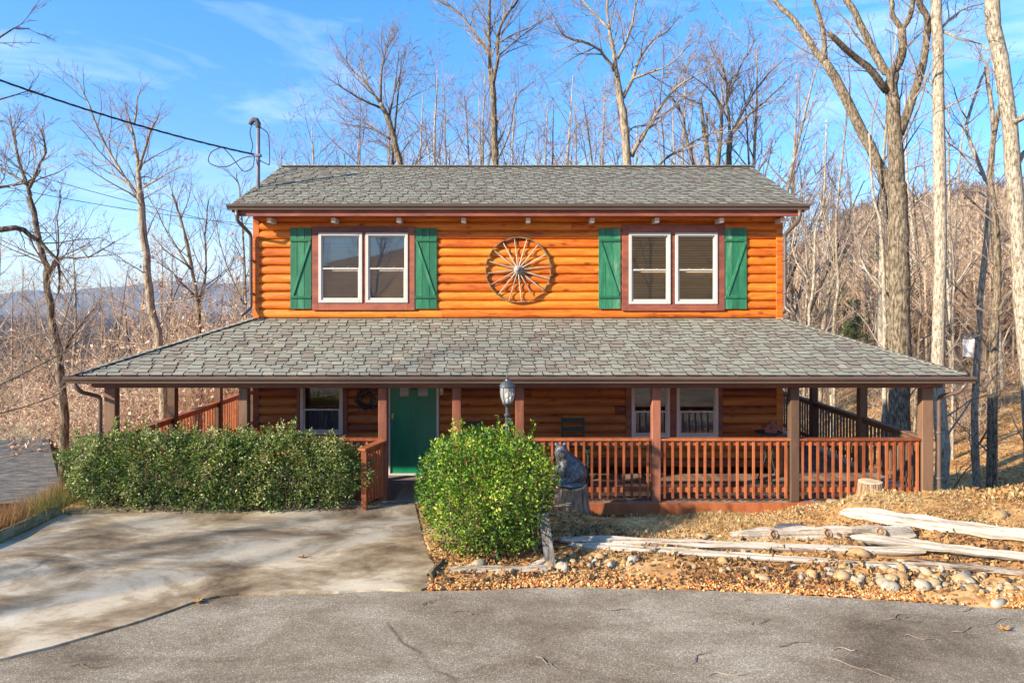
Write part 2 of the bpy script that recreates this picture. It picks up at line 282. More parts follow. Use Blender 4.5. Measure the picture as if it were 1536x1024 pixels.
# window glass: clear, reflecting more at grazing angles
m,nt,b=nm('window_glass'); nt.nodes.remove(b); N=nt.nodes.new; L=nt.links.new
tr=N('ShaderNodeBsdfTransparent'); tr.inputs[0].default_value=(.93,.94,.94,1); gl=N('ShaderNodeBsdfGlossy'); gl.inputs['Roughness'].default_value=.02; fr=N('ShaderNodeFresnel'); fr.inputs[0].default_value=2.0
mn=N('ShaderNodeMath'); mn.operation='ADD'; mn.inputs[1].default_value=.03; L(fr.outputs[0],mn.inputs[0])
ms=N('ShaderNodeMixShader'); L(mn.outputs[0],ms.inputs[0]); L(tr.outputs[0],ms.inputs[1]); L(gl.outputs[0],ms.inputs[2]); L(ms.outputs[0],nt.nodes['Material Output'].inputs[0]); M['glass']=m
m2,nt2,b2=nm('lamp_glass'); b2.inputs['Base Color'].default_value=(.75,.76,.74,1); b2.inputs['Roughness'].default_value=.15; tr2=nt2.nodes.new('ShaderNodeBsdfTransparent'); mm2=nt2.nodes.new('ShaderNodeMixShader'); mm2.inputs[0].default_value=.28; nt2.links.new(tr2.outputs[0],mm2.inputs[1]); nt2.links.new(b2.outputs[0],mm2.inputs[2]); nt2.links.new(mm2.outputs[0],nt2.nodes['Material Output'].inputs[0]); M['lampglass']=m2
# concrete
def ground_mat(name, stops, s_big, fine_scale, fine_stops, fine_mix, rough=.9, stretch=(1,1,1), crack=None, bump=.5, bd=.004, mixmode='MULTIPLY'):
    m,nt,b=nm(name); N=nt.nodes.new; L=nt.links.new
    tc=N('ShaderNodeTexCoord'); mp=N('ShaderNodeMapping'); mp.inputs['Scale'].default_value=stretch; mp.inputs['Rotation'].default_value=(0,0,.35); L(tc.outputs['Object'],mp.inputs[0])
    nz=N('ShaderNodeTexNoise'); nz.inputs['Scale'].default_value=s_big; nz.inputs['Detail'].default_value=12; nz.inputs['Roughness'].default_value=.68; nz.inputs['Distortion'].default_value=.4; L(mp.outputs[0],nz.inputs['Vector'])
    r=ramp(nt,stops); L(nz.outputs['Fac'],r.inputs[0])
    v=N('ShaderNodeTexVoronoi'); v.inputs['Scale'].default_value=fine_scale; L(tc.outputs['Object'],v.inputs['Vector'])
    sep=N('ShaderNodeSeparateColor'); L(v.outputs['Color'],sep.inputs[0])
    r2=ramp(nt,fine_stops); L(sep.outputs[0],r2.inputs[0])
    mx=N('ShaderNodeMixRGB'); mx.blend_type=mixmode; mx.inputs[0].default_value=fine_mix; L(r.outputs[0],mx.inputs[1]); L(r2.outputs[0],mx.inputs[2])
    out=mx.outputs[0]
    if crack:
        for (sc,wd,amt) in crack:
            n3=N('ShaderNodeTexNoise'); n3.inputs['Scale'].default_value=1.6; n3.inputs['Detail'].default_value=6; L(tc.outputs['Object'],n3.inputs['Vector'])
            mv=N('ShaderNodeMixRGB'); mv.inputs[0].default_value=.35; L(tc.outputs['Object'],mv.inputs[1]); L(n3.outputs['Color'],mv.inputs[2])
            vc=N('ShaderNodeTexVoronoi'); vc.feature='DISTANCE_TO_EDGE'; vc.inputs['Scale'].default_value=sc; L(mv.outputs[0],vc.inputs['Vector'])
            n4=N('ShaderNodeTexNoise'); n4.inputs['Scale'].default_value=.55; L(tc.outputs['Object'],n4.inputs['Vector'])
            m4=N('ShaderNodeMapRange'); m4.inputs[1].default_value=.52; m4.inputs[2].default_value=.6; L(n4.outputs['Fac'],m4.inputs[0])
            mr=N('ShaderNodeMapRange'); mr.inputs[1].default_value=0; mr.inputs[2].default_value=wd; mr.inputs[3].default_value=amt; mr.inputs[4].default_value=0; L(vc.outputs['Distance'],mr.inputs[0])
            mu=N('ShaderNodeMath'); mu.operation='MULTIPLY'; L(mr.outputs[0],mu.inputs[0]); L(m4.outputs[0],mu.inputs[1])
            mc=N('ShaderNodeMixRGB'); mc.inputs[2].default_value=(.05,.045,.03,1); L(mu.outputs[0],mc.inputs[0]); L(out,mc.inputs[1]); out=mc.outputs[0]
    L(out,b.inputs['Base Color']); b.inputs['Roughness'].default_value=rough; b.inputs['Specular IOR Level'].default_value=.25
    bp=N('ShaderNodeBump'); bp.inputs['Strength'].default_value=bump; bp.inputs['Distance'].default_value=bd; L(sep.outputs[1],bp.inputs['Height']); L(bp.outputs[0],b.inputs['Normal'])
    return m
M['concrete']=ground_mat('old_concrete',[(.35,(.10,.068,.038)),(.43,(.215,.155,.092)),(.48,(.30,.23,.145)),(.52,(.36,.285,.19)),(.545,(.45,.37,.26)),(.60,(.51,.43,.31)),(.70,(.60,.52,.40))],.9,95,[(0,(.72,.72,.72)),(1,(1,1,1))],.7,stretch=(.75,1.25,1),crack=[(.35,.012,.8)])
M['asphalt']=ground_mat('worn_asphalt',[(.32,(.13,.10,.07)),(.43,(.22,.18,.13)),(.52,(.29,.25,.19)),(.60,(.37,.33,.26)),(.72,(.50,.46,.38))],.62,105,[(0,(.38,.34,.30)),(.45,(.72,.68,.64)),(.8,(1.0,.97,.93)),(.93,(1.5,1.45,1.35)),(1,(2.0,1.95,1.85))],.75,bump=1,bd=.008,stretch=(.7,1.2,1),crack=[(.22,.006,.7)])
M['ground']=ground_mat('leaf_strewn_soil',[(.28,(.20,.105,.045)),(.42,(.38,.20,.08)),(.52,(.48,.28,.12)),(.62,(.52,.36,.18)),(.78,(.44,.37,.18))],.9,11,[(0,(.6,.55,.5)),(.5,(.95,.9,.85)),(1,(1.35,1.3,1.2))],.8,bump=1,bd=.03)
m=M['ground']; nt=m.node_tree; nt.nodes['Principled BSDF'].inputs['Specular IOR Level'].default_value=0; N=nt.nodes.new; L=nt.links.new; b=nt.nodes['Principled BSDF']; src=b.inputs['Base Color'].links[0].from_socket
tc=N('ShaderNodeTexCoord'); ln=N('ShaderNodeVectorMath'); ln.operation='LENGTH'; L(tc.outputs['Object'],ln.inputs[0]); mr=N('ShaderNodeMapRange'); mr.inputs[1].default_value=60; mr.inputs[2].default_value=240; L(ln.outputs['Value'],mr.inputs[0])
nf=N('ShaderNodeTexNoise'); nf.inputs['Scale'].default_value=.05; nf.inputs['Detail'].default_value=12; nf.inputs['Roughness'].default_value=.75; L(tc.outputs['Object'],nf.inputs['Vector'])
rf=ramp(nt,[(.38,(.06,.045,.032)),(.5,(.13,.092,.062)),(.62,(.19,.14,.09)),(.75,(.14,.13,.07))]); L(nf.outputs['Fac'],rf.inputs[0]); mx_=N('ShaderNodeMixRGB'); L(mr.outputs[0],mx_.inputs[0]); L(src,mx_.inputs[1]); L(rf.outputs[0],mx_.inputs[2]); L(mx_.outputs[0],b.inputs['Base Color'])
M['hill']=ground_mat('far_forest_floor',[(.3,(.20,.13,.085)),(.5,(.30,.20,.12)),(.7,(.36,.27,.16))],.03,.9,[(0,(.5,.5,.45)),(1,(1.2,1.2,1.2))],.7,bump=1,bd=.2)
M['mount']=ground_mat('mountain_forest',[(.3,(.06,.065,.05)),(.5,(.10,.09,.07)),(.7,(.15,.125,.09))],.004,.05,[(0,(.5,.5,.45)),(1,(1.2,1.2,1.2))],.7,bump=1,bd=2)

rng=random.Random(7); nr=np.random.default_rng(7)
# ---------------------------------------------------------------- terrain
def bedge(x):      # near edge of asphalt (depth) as a function of x
    return np.interp(x,[-30,-8,-5.0,-4.1,-3.64,-3.2,-.98,.92,3.2,6.0,12,30],[4,5.2,6.75,7.52,8.1,8.28,8.4,8.53,8.35,7.9,7.2,6])
def height(x,y):
    x=np.asarray(x,float); y=np.asarray(y,float)
    h=np.zeros(np.broadcast(x,y).shape)
    bed=sm(y-bedge(x),.1,1.6)*sm(x,-1.5,.6)
    h=h+.10*bed
    h=h+bed*.30*sm(x,3.6,6.0)*sm(y,9.2,10.9)*(1-.85*sm(y,11.0,12.4))
    h=h+.03*np.sin(x*2.3+y*1.1)*bed+.02*np.sin(x*5.1-y*3.7)*bed
    # dip in front of the deck
    h=h-.36*sm(y,10.9,11.95)*sm(x,.9,1.6)*(1-sm(x,5.0,6.7))
    # hillside falling away on the left, behind and on the right
    dl=np.maximum(-7.55-x,0); h=h-np.minimum(.62*dl,3.2+.19*np.clip(dl-5,0,55))*sm(dl,0,.5)
    dbk=np.maximum(y-20,0); h=h-7*sm(dbk,0,60)*sm(x,-60,-5)
    dr=np.maximum(y-12.0,0)*sm(x,6.9,8.2); h=h-5.4*(1-np.exp(-dr*.50/5.4))*(x>6)
    # hill on the right
    r=np.hypot(x,y); az=np.arctan2(x,np.maximum(y,1e-3))
    up=sm(az,.18,.52)*(y>0)
    hill=np.clip((r-33)*.20,0,None)*(1-sm(r,150,420)*.55); hill=np.minimum(hill,48)
    h=h+hill*up
    h=h+up*1.6*np.sin(x*.06+1)*np.sin(y*.05)*sm(r,40,90)
    # valley to the left and behind
    val=-np.minimum((r-30).clip(0)*.085,26)*(1-up)*sm(r,30,120)*.75
    h=h+val
    h=h+(1-up)*(7*np.sin(x*.011+2)*np.cos(y*.009))*sm(r,120,400)
    # ground rises again behind the camera
    h=h+np.clip((-y-8)*.22,0,30)*(y<-8)
    # keep it under the paving and the deck
    pave=(1-sm(y-bedge(x),-.02,.0))*sm(y,-9,-6)*(1-sm(np.abs(x),26,32))
    h=np.where((pave>0)&(y>-9),np.minimum(h,0)*(1-pave)-.06*pave,h)
    ex=np.interp(y,[8.4,9.1,10.2,12.0],[-.98,-1.0,-1.30,-1.68]); drv=(x>-7.5)&(x<ex)&(y>bedge(x)-.1)&(y<11.9); h=np.where(drv,-.035,h)
    deck=(x>-7.2)&(x<7.65)&(y>12.1)&(y<20.5); h=np.where(deck,np.minimum(h,-.32),h)
    return h
def gz(x,y): return float(height(np.array([x]),np.array([y]))[0])
n=420; t=np.linspace(-1,1,n); bx=math.asinh(2600/5.0); xs=5.0*np.sinh(bx*t); ys=10.5+5.0*np.sinh(bx*t)
X,Y=np.meshgrid(xs,ys); Z=height(X,Y); mb=MB()
i=np.arange(n-1)[:,None]*n+np.arange(n-1)[None,:]; q=np.stack([i,i+1,i+n+1,i+n],-1).reshape(-1,4)
mb.add(np.stack([X,Y,Z],-1).reshape(-1,3),q); gr=mb.build('ground',M['ground'],smooth=True,kind='structure')
# blue ridge far to the left
mb=MB(); nx=160; ny=8; vs=[]
for j in range(ny):
    for i_ in range(nx):
        x=-3600+5200*i_/(nx-1); f=j/(ny-1)
        ridge=np.interp(x,[-3600,-2300,-1950,-1700,-1450,-1250,-1000,-600,1600],[70,40,62,92,104,118,92,40,-10])+9*math.sin(x*.011)+5*math.sin(x*.027+1)+2.5*math.sin(x*.07)
        prof=math.sin(math.pi*min(1,(.08+f*.92)))**.8 if f<1 else 0
        vs.append((x,2300+f*1100+80*math.sin(x*.004),-70+(ridge+CZ+60)*(math.sin(f*math.pi*.5) if f<.62 else 1-(f-.62)*.9)*1.06+6*math.sin(x*.02+f*9)))
q=[(j*nx+i_,j*nx+i_+1,(j+1)*nx+i_+1,(j+1)*nx+i_) for j in range(ny-1) for i_ in range(nx-1)]
mb.add(vs,q); mb.build('mountain_ridge',M['mount'],smooth=True,kind='structure')
# ---------------------------------------------------------------- paving
def slab(name,top,z0,z1,mat):
    me=bpy.data.meshes.new(name); n_=len(top)
    v=[(x,y,z1) for x,y in top]+[(x,y,z0) for x,y in top]
    f=[tuple(range(n_))]+[(i,i+n_,(i+1)%n_+n_,(i+1)%n_) for i in range(n_)]
    me.from_pydata(v,[],f); me.materials.append(mat); me.update()
    import bmesh
    bm=bmesh.new(); bm.from_mesh(me); bmesh.ops.recalc_face_normals(bm,faces=bm.faces); bm.to_mesh(me); bm.free()
    o=bpy.data.objects.new(name,me); COL.objects.link(o); o['kind']='structure'; return o
def wob(x,a): return a*(math.sin(x*3.1)+.6*math.sin(x*7.3+1)+.4*math.sin(x*17+2))
xe=np.linspace(-30,30,600)
edge=[(x,float(bedge(x))+wob(x,.018)+rng.uniform(-.006,.006)) for x in xe]
slab('road',edge+[(30,-9),(-30,-9)],-.3,-.012,M['asphalt'])
ce=[(x,y+.012+abs(wob(x*2+1,.006))) for x,y in edge if -7.42<x<-.98]
slab('driveway',ce+[(-.93,8.5),(-.95,9.1),(-1.25,10.2),(-1.62,12.0),(-1.62,12.14),(-3.0,12.14),(-3.2,11.75),(-7.3,11.4),(-7.42,11.4)],-.3,.012,M['concrete'])

# ---------------------------------------------------------------- log cabin
X0=.23; HW=5.385; YF=14.1; YB=19.2; XL=X0-HW; XR=X0+HW
cab=thing('log_cabin','two storey orange log cabin with green shutters and wraparound porch','cabin',(0,0,0))
EXP=.1805
prof=[(-.004,-.0),(-.034,.007),(-.052,.028),(-.062,.062),(-.062,.098),(-.053,.132),(-.036,.160),(-.008,.1795)]   # (outwards, height)
def logwall(mb,x0,x1,z0,z1,fixed,axis,sign,openings,zstart,r):
    z=zstart; k=0
    while z<z1-1e-3:
        zz0=max(z,z0); zz1=min(z+EXP,z1)
        if zz1>zz0+.005:
            spans=[(x0,x1)]
            for (a,b,c,d) in openings:
                if c<zz1-.01 and d>zz0+.01:
                    ns=[]
                    for (s0,s1) in spans:
                        if b<=s0 or a>=s1: ns.append((s0,s1)); continue
                        if a>s0: ns.append((s0,a))
                        if b<s1: ns.append((b,s1))
                    spans=ns
            cuts=sorted([x0+r.uniform(1.5,(x1-x0)-1.0) for _ in range(2 if x1-x0>8 else 1)])
            for (s0,s1) in spans:
                cc=[s0]+[c for c in cuts if s0+.3<c<s1-.3]+[s1]
                for a,b in zip(cc[:-1],cc[1:]):
                    g=.0016; v=[]; pts=[(o,h) for o,h in prof]
                    nn=max(2,int((b-a)/.6)+1); tt=r.random(); ph=r.uniform(0,9)
                    for i in range(nn):
                        x=a+g+(b-a-2*g)*i/(nn-1); wv=.002*math.sin(x*2.1+ph)
                        for (o,h) in pts:
                            hz=min(max(z+h*1.0,zz0),zz1); y=fixed+sign*(o+wv)*-1*-1
                            v.append((x,fixed+o*1.0*(1 if sign<0 else -1)+wv,hz) if axis=='x' else (fixed+o*(1 if sign<0 else -1),x,hz))
                    m_=len(pts); Q=[]
                    for i in range(nn-1):
                        for j in range(m_-1):
                            q_=(i*m_+j,(i+1)*m_+j,(i+1)*m_+j+1,i*m_+j+1)
                            Q.append(q_)
                    mb.add(v,Q,None,tt)
        z+=EXP; k+=1
# window geometry on the front wall (from the photograph)
U=[(480,545,350,454),(550,613,350,454),(942,1004,350,456),(1011,1074,350,456)]
Lw=[(453,516,553,650),(946,1003,553,655),(1013,1075,553,655)]
ZS=WZ(477)-17*EXP+.0                                # log courses start under the deck
opsU=[(WX(478),WX(615),WZ(456),WZ(348)),(WX(940),WX(1076),WZ(458),WZ(348))]
opsL=[(WX(453),WX(516),WZ(650),WZ(553)),(WX(944),WX(1077),WZ(655),WZ(553)),(WX(584),WX(659),-.1,WZ(555))]
mb=MB(); r_=random.Random(3)
zz=WZ(477)-17*EXP; zsp=zz+EXP*int((2.6-zz)/EXP)
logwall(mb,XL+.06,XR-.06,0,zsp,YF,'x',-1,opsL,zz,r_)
mb.build('porch_wall',M['log_shaded'],cab,smooth=True); mb=MB()
logwall(mb,XL+.06,XR-.06,zsp,5.38,YF,'x',-1,opsU,zsp,r_)
logwall(mb,XL+.06,XR-.06,0,5.38,YB,'x',1,[],WZ(477)-17*EXP,r_)
logwall(mb,YF+.06,YB-.06,0,5.38,XL,'y',-1,[],WZ(477)-17*EXP,r_)
logwall(mb,YF+.06,YB-.06,0,5.38,XR,'y',1,[],WZ(477)-17*EXP,r_)
YR=(YF+YB)/2
for xx in (XL,XR): mb.add([(xx,YF,5.3),(xx,YB,5.3),(xx,YR,6.75)],None,[(0,1,2)],.5)
mb.box(XL+.1,XR-.1,YF+2.6,YF+2.7,-.2,5.3,.2)   # inner partition
mb.box(XL+.1,XR-.1,YF+.1,YB-.1,2.62,2.75,.3)    # upper floor
mb.build('wall',M['log'],cab,smooth=True)
for xx,yy in ((XL-.0,YF),(XR,YF),(XL,YB),(XR,YB)):
    s=-1 if xx<X0 else 1; t_=-1 if yy==YF else 1
    for (z0,z1) in ((2.95,5.36),(0,2.24)):
        mb=MB(); mb.box(xx-.065,xx+.065,yy-.066,yy+.066,z0,z1,rng.random(),bev=.006); mb.build('corner_board',M['log'] if z0>2 else M['log_shaded'],cab)
def window(x0,x1,z0,z1,y,meet,blind,sashmat,parentname='window'):
    w=.058; mb=MB()
    # outer vinyl frame
    mb.box(x0,x0+w,y-.045,y+.05,z0,z1,bev=.004); mb.box(x1-w,x1,y-.045,y+.05,z0,z1,bev=.004)
    mb.box(x0+w,x1-w,y-.045,y+.05,z1-w,z1,bev=.004); mb.box(x0+w,x1-w,y-.048,y+.05,z0,z0+w,bev=.004)
    win=mb.build('window',sashmat,cab)
    mb=MB(); s=.032
    a,b=x0+w,x1-w; yu=y-.012; yl=y-.022
    mb.box(a,a+s,yl,yl+.03,z0+w,meet,bev=.003); mb.box(b-s,b,yl,yl+.03,z0+w,meet,bev=.003); mb.box(a+s,b-s,yl,yl+.03,z0+w,z0+w+s*1.3,bev=.003)
    mb.box(a+s,b-s,yl-.004,yl+.03,meet-s,meet,bev=.003)
    mb.box(a,a+s*.7,yu+.022,yu+.05,meet,z1-w); mb.box(b-s*.7,b,yu+.022,yu+.05,meet,z1-w); mb.box(a+s*.7,b-s*.7,yu+.022,yu+.05,z1-w-s*.8,z1-w)
    for fx in (.3,.7): mb.box(a+(b-a)*fx-.02,a+(b-a)*fx+.02,yl-.012,yl,meet,meet+.012)
    mb.build('sash',sashmat,win)
    for (c,d,yy) in ((z0+w+s,meet-s,yl+.016),(meet,z1-w-s*.7,yu+.036)):
        mb=MB(); mb.add([(a+s*.6,yy,c),(b-s*.6,yy,c),(b-s*.6,yy+.0005*rng.uniform(-4,4),d),(a+s*.6,yy,d)],[(0,1,2,3)]); mb.build('pane',M['glass'],win)
    if blind:
        mb=MB(); kind,step,half=blind; z=z1-w-.02
        zb=z0+w
        if kind=='curtain':
            n_=40; v=[]
            for i_ in range(n_+1):
                x=a+(b-a)*i_/n_; o=.012*math.sin(i_*1.9)+.006*math.sin(i_*.7)
                v+= [(x,y+.12+o,zb),(x,y+.12+o,meet+.015+.004*math.sin(i_))]
            mb.add(v,[(2*i_,2*i_+2,2*i_+3,2*i_+1) for i_ in range(n_)]); mb.build('curtain',M['curtain'],win,smooth=True)
        else:
            while z>zb:
                w2=.020 if kind=='wood' else .006; tl=(.0215 if kind=='wood' else .0155)+.001*rng.random()
                mb.add([(a,y+.075-w2/2,z-tl),(b,y+.075-w2/2,z-tl+rng.uniform(-.002,.002)),(b,y+.075+w2/2,z+tl),(a,y+.075+w2/2,z+tl)],[(0,1,2,3)],None,rng.random())
                z-=step
            for fx in (.2,.8): mb.box(a+(b-a)*fx-.002,a+(b-a)*fx+.002,y+.06,y+.062,zb,z1-w)
            mb.build('blind',M['blind'] if kind=='wood' else M['blindg'],win)
    return win
yw=YF-.075
for k,(a,b,c,d) in enumerate(U):
    window(WX(a),WX(b),WZ(d),WZ(c),yw,WZ(402 if k<2 else 404),('wood',.052,0) if k>1 else ('grey',.030,0),M['white'])
for k,(a,b,c,d) in enumerate(Lw):
    window(WX(a),WX(b),WZ(d),WZ(c),yw,WZ(612 if k<1 else 615),('curtain',0,0),M['taupe'])
def casing(px0,px1,py0,py1,inner,cw,mat,tb=None):
    # flat boards round one or two windows
    mb=MB(); x0,x1,z0,z1=WX(px0),WX(px1),WZ(py1),WZ(py0); y0,y1=YF-.098,YF-.045
    ix0,ix1=inner[0][0],inner[-1][1]; iz0,iz1=inner[0][2],inner[0][3]
    mb.box(x0,ix0,y0,y1,z0+.0,z1,rng.random(),bev=.004); mb.box(ix1,x1,y0,y1,z0,z1,rng.random(),bev=.004)
    mb.box(ix0,ix1,y0-.003,y1,iz1,z1,rng.random(),bev=.004)
    if iz0>z0: mb.box(ix0,ix1,y0-.003,y1,z0,iz0,.95,bev=.004)
    for a,b in zip(inner[:-1],inner[1:]): mb.box(a[1],b[0],y0+.006,y1,iz0,iz1,rng.random())
    return mb.build('casing',mat,cab)
ww=lambda u:(WX(u[0]),WX(u[1]),WZ(u[3]),WZ(u[2]))
casing(470,623,340,465,[ww(U[0]),ww(U[1])],0,M['trim']); casing(932,1085,338,466,[ww(U[2]),ww(U[3])],0,M['trim'])
casing(447,522,545,656,[ww(Lw[0])],0,M['trim']); casing(938,1082,545,660,[ww(Lw[1]),ww(Lw[2])],0,M['trim'])
# header board / frieze under the eave over the windows is left to the casing; shutters
def shutter(px0,px1,flip,py0=343,py1=463):
    x0,x1,z0,z1=WX(px0),WX(px1),WZ(py1),WZ(py0); y=YF-.085; n_=3; w=(x1-x0)/n_
    mb=MB()
    for i_ in range(n_): mb.box(x0+i_*w+.0035,x0+(i_+1)*w-.0035,y,y+.022,z0+rng.uniform(-.004,.004),z1+rng.uniform(-.004,.004),rng.random(),bev=.002)
    sh=mb.build('shutter',M['green'],cab)
    zt=z1-.25; zb=z0+.24
    for zz in (zt,zb):
        mb=MB(); mb.box(x0+.006,x1-.006,y-.022,y-.001,zz-.028,zz+.028,rng.random(),bev=.003); mb.box(x0+.01,x1-.01,y-.028,y-.022,zz-.010,zz+.010,.1); mb.build('batten',M['green'],sh)
    a,b=(x0+.05,zb+.03),(x1-.03,zt-.03)
    if flip: a,b=(x1-.05,zb+.03),(x0+.03,zt-.03)
    mb=MB(); mb.beam((a[0],y-.0125,a[1]),(b[0],y-.0125,b[1]),.021,.05,.6,up=(1,0,0) if False else (0,0,1)); mb.build('brace',M['green'],sh)
    mb=MB()
    return sh
shutter(437,469,False); shutter(623,656,True); shutter(897,930,True); shutter(1085,1118,False)
# ---- roofs
def tabs(mb, O, u, v, nrm, V, lim, e=.142, r=None, wmin=.16,wmax=.27):
    O,u,v,nrm=map(np.array,(O,u,v,nrm)); k=0; vv=0.
    lst=[]; 
    while vv<V-.02:
        u0,u1=lim(vv+.02); x=u0-r.uniform(0,.2); alt=r.random()<.5
        while x<u1:
            w=r.uniform(wmin,wmax); alt=not alt
            a,b=max(x,u0),min(x+w,u1)
            if b-a>.03:
                g=.0055; d=.052 if alt else 0; th=.027 if alt else .016; tz=.002; sl=.030 if alt else .012
                lo=vv-d if vv>0 else vv-d*.3; hi=min(vv+e+.06,V); mid=min(lo+.055,hi-.01); ub0,ub1=lim(max(hi,0)); um0,um1=lim(max(mid,0))
                cl=lambda q_,l0,l1: min(max(q_,l0),max(l1,l0))
                f_=(mid-lo)/(hi-lo); tm=th+(tz-th)*f_
                a1,b1,a2,b2=a+sl+g,b+sl-g,a+g,b-g
                um_=(lim(max(lo,0)))
                c=[(cl(a1,*um_),lo,th),(cl(b1,*um_),lo,th),(cl(b2,um0,um1),mid,tm),(cl(a2,um0,um1),mid,tm),(cl(b2,ub0,ub1),hi,tz),(cl(a2,ub0,ub1),hi,tz)]
                c+=[(p[0],p[1],-.004) for p in c]
                P_=[O+u*p[0]+v*p[1]+nrm*p[2] for p in c]; tt=r.random()
                mb.add(P_,[(0,1,2,3),(3,2,4,5)],None,tt,0)
                mb.add(P_,[(6,7,1,0),(7,8,2,1),(8,10,4,2),(9,6,0,3),(11,9,3,5)],None,tt,1)
            x+=w+.004
        vv+=e
r5=random.Random(5)
# lower (porch) roof, hip on both front corners
OV=.41; PW=1.914; zE=2.27; zT=3.205; yE=YF-PW-OV; xE=HW+PW+OV; run=PW+OV
sl=math.hypot(run,zT-zE); cs=run/sl; sn=(zT-zE)/sl
mb=MB()
tabs(mb,(X0-xE,yE,zE),(1,0,0),(0,cs,sn),(0,-sn,cs),sl,lambda t_:(t_*cs,2*xE-t_*cs),r=r5)
for s in (-1,1):   # side planes
    y0=yE
    tabs(mb,(X0+s*xE,yE,zE),(0,1,0),(-s*cs,0,sn),(s*sn,0,cs),sl,lambda t_:(t_*cs,YB+1-yE),r=r5)
rt=mb.build('porch_roof',[M['shingle'],M['shedge']],cab)
for s in (-1,1):
    mb=MB(); a=Vector((X0+s*xE,yE,zE)); b=Vector((X0+s*(xE-run),yE+run,zT)); nn=26
    for i_ in range(nn):
        p=a.lerp(b,i_/nn); q_=a.lerp(b,min(1,(i_+1.35)/nn)); mb.beam(p+Vector((0,0,.030)),q_+Vector((0,0,.012)),.17,.012,r5.random())
    mb.build('hip_cap',M['shingle'],rt)
mb=MB()   # sheathing and soffit under the porch roof
zc=2.2
pts=[(X0-xE+.01,yE+.01,zE-.02),(X0+xE-.01,yE+.01,zE-.02),(X0+xE-run,YF,zT-.02),(X0-xE+run,YF,zT-.02)]
mb.add(pts,[(0,1,2,3)]); 
for s in (-1,1):
    mb.add([(X0+s*(xE-.01),yE+.01,zE-.02),(X0+s*(xE-run),YF,zT-.02),(X0+s*(xE-run),YB+1,zT-.02),(X0+s*(xE-.01),YB+1,zE-.02)],[(0,1,2,3) if s<0 else (3,2,1,0)])
mb.build('roof_deck',[M['shedge']],rt)
mb=MB()   # porch ceiling boards
yy=yE+.06
while yy<YF:
    mb.box(X0-xE+.06,X0+xE-.06,yy,yy+.136,2.20,2.215,rng.random()); yy+=.14
xx=0
while xx<PW+OV-.1:
    for s in (-1,1):
        a=X0+s*(HW+.02+xx); b=X0+s*(HW+.02+xx+.136); mb.box(min(a,b),max(a,b),YF+.05,YB+1,2.20,2.215,rng.random())
    xx+=.14
mb.build('porch_ceiling',M['soffit'],cab)
# beams on the posts
YP=YF-PW; XP=HW+PW
mb=MB(); mb.box(X0-XP-.30,X0+XP+.20,YP-.09,YP+.07,2.02,2.2,.4,bev=.005); mb.build('porch_beam',M['beam'],cab)
for s in (-1,1):
    mb=MB(); mb.box(X0+s*XP-.08,X0+s*XP+.08,YP+.075,YB+.6,2.022,2.198,.4,bev=.005); mb.build('porch_beam',M['beam'],cab)
# fascia and gutters (K profile)
def gutter(p0,p1,out,name='gutter',hh=.108,dd=.12,ends=True):
    p0=Vector(p0);p1=Vector(p1);o=Vector(out); d=(p1-p0).normalized()
    pr=[(0,.0),(0,-hh),(.55*dd,-hh),(.62*dd,-hh*.55),(.95*dd,-hh*.38),(dd,-hh*.1),(dd,0),(dd-.012,.004),(dd-.014,-.012),(.9*dd,-.03),(.5*dd,-hh+.01),(.012,-hh+.01),(.010,0)]
    mb=MB(); n_=len(pr); v=[]
    for p in (p0,p1):
        for a,z in pr: v.append(tuple(p+o*a+Vector((0,0,z))))
    Q=[(i_,(i_+1)%n_,n_+(i_+1)%n_,n_+i_) for i_ in range(n_)]
    mb.add(v,Q)
    c0=[tuple(p0+o*a+Vector((0,0,z))) for a,z in pr[:7]]; c1=[tuple(p1+o*a+Vector((0,0,z))) for a,z in pr[:7]]
    if ends:
        for c in (c0,c1): mb.add(c,None,[(0,i_,i_+1) for i_ in range(1,6)])
    return mb.build(name,M['gutter'],cab)
gutter((X0-xE-.10,yE-.005,zE-.012),(X0+xE+.10,yE-.005,zE-.012),(0,-1,0))
for s in (-1,1): gutter((X0+s*(xE+.005),yE+.0,zE-.012),(X0+s*(xE+.005),YB+1,zE-.012),(s,0,0))
mb=MB(); mb.box(X0-xE+.02,X0+xE-.02,yE,yE+.03,2.13,2.262,.5); 
for s in (-1,1): mb.box(min(X0+s*(xE-.03),X0+s*xE),max(X0+s*(xE-.03),X0+s*xE),yE+.03,YB+1,2.13,2.262,.5)
mb.build('fascia',M['beam'],cab)
# upper gable roof
OU=.50; RK=.33; zU=5.49; yU=YF-OU; YRg=16.62; zR=6.83; suL=math.hypot(YRg-yU,zR-zU); cu=(YRg-yU)/suL; su=(zR-zU)/suL
mb=MB(); xa=X0-HW-RK; xb=X0+HW+RK
tabs(mb,(xa,yU,zU),(1,0,0),(0,cu,su),(0,-su,cu),suL,lambda t_:(0,xb-xa),e=.128,r=r5,wmin=.14,wmax=.23)
yBk=YB+OU; 
mb.add([(xb,2*YRg-yU,zU),(xa,2*YRg-yU,zU),(xa,YRg,zR),(xb,YRg,zR)],[(0,1,2,3)],None,.5)
ur=mb.build('roof',[M['shingle'],M['shedge']],cab)
mb=MB()
for i_ in range(62):
    x=xa+(xb-xa)*i_/62; mb.beam((x,YRg,zR+.022),(x+.24,YRg,zR+.010),.20,.014,r5.random())
mb.build('ridge_cap',M['shingle'],ur)
mb=MB(); mb.add([(xa+.01,yU+.01,zU-.02),(xb-.01,yU+.01,zU-.02),(xb-.01,YRg,zR-.02),(xa+.01,YRg,zR-.02)],[(0,1,2,3)])
mb.box(xa+.04,xb-.04,yU+.03,YF+.0,5.37,5.382,.2)
mb.build('soffit',M['soffit'],ur)
mb=MB()
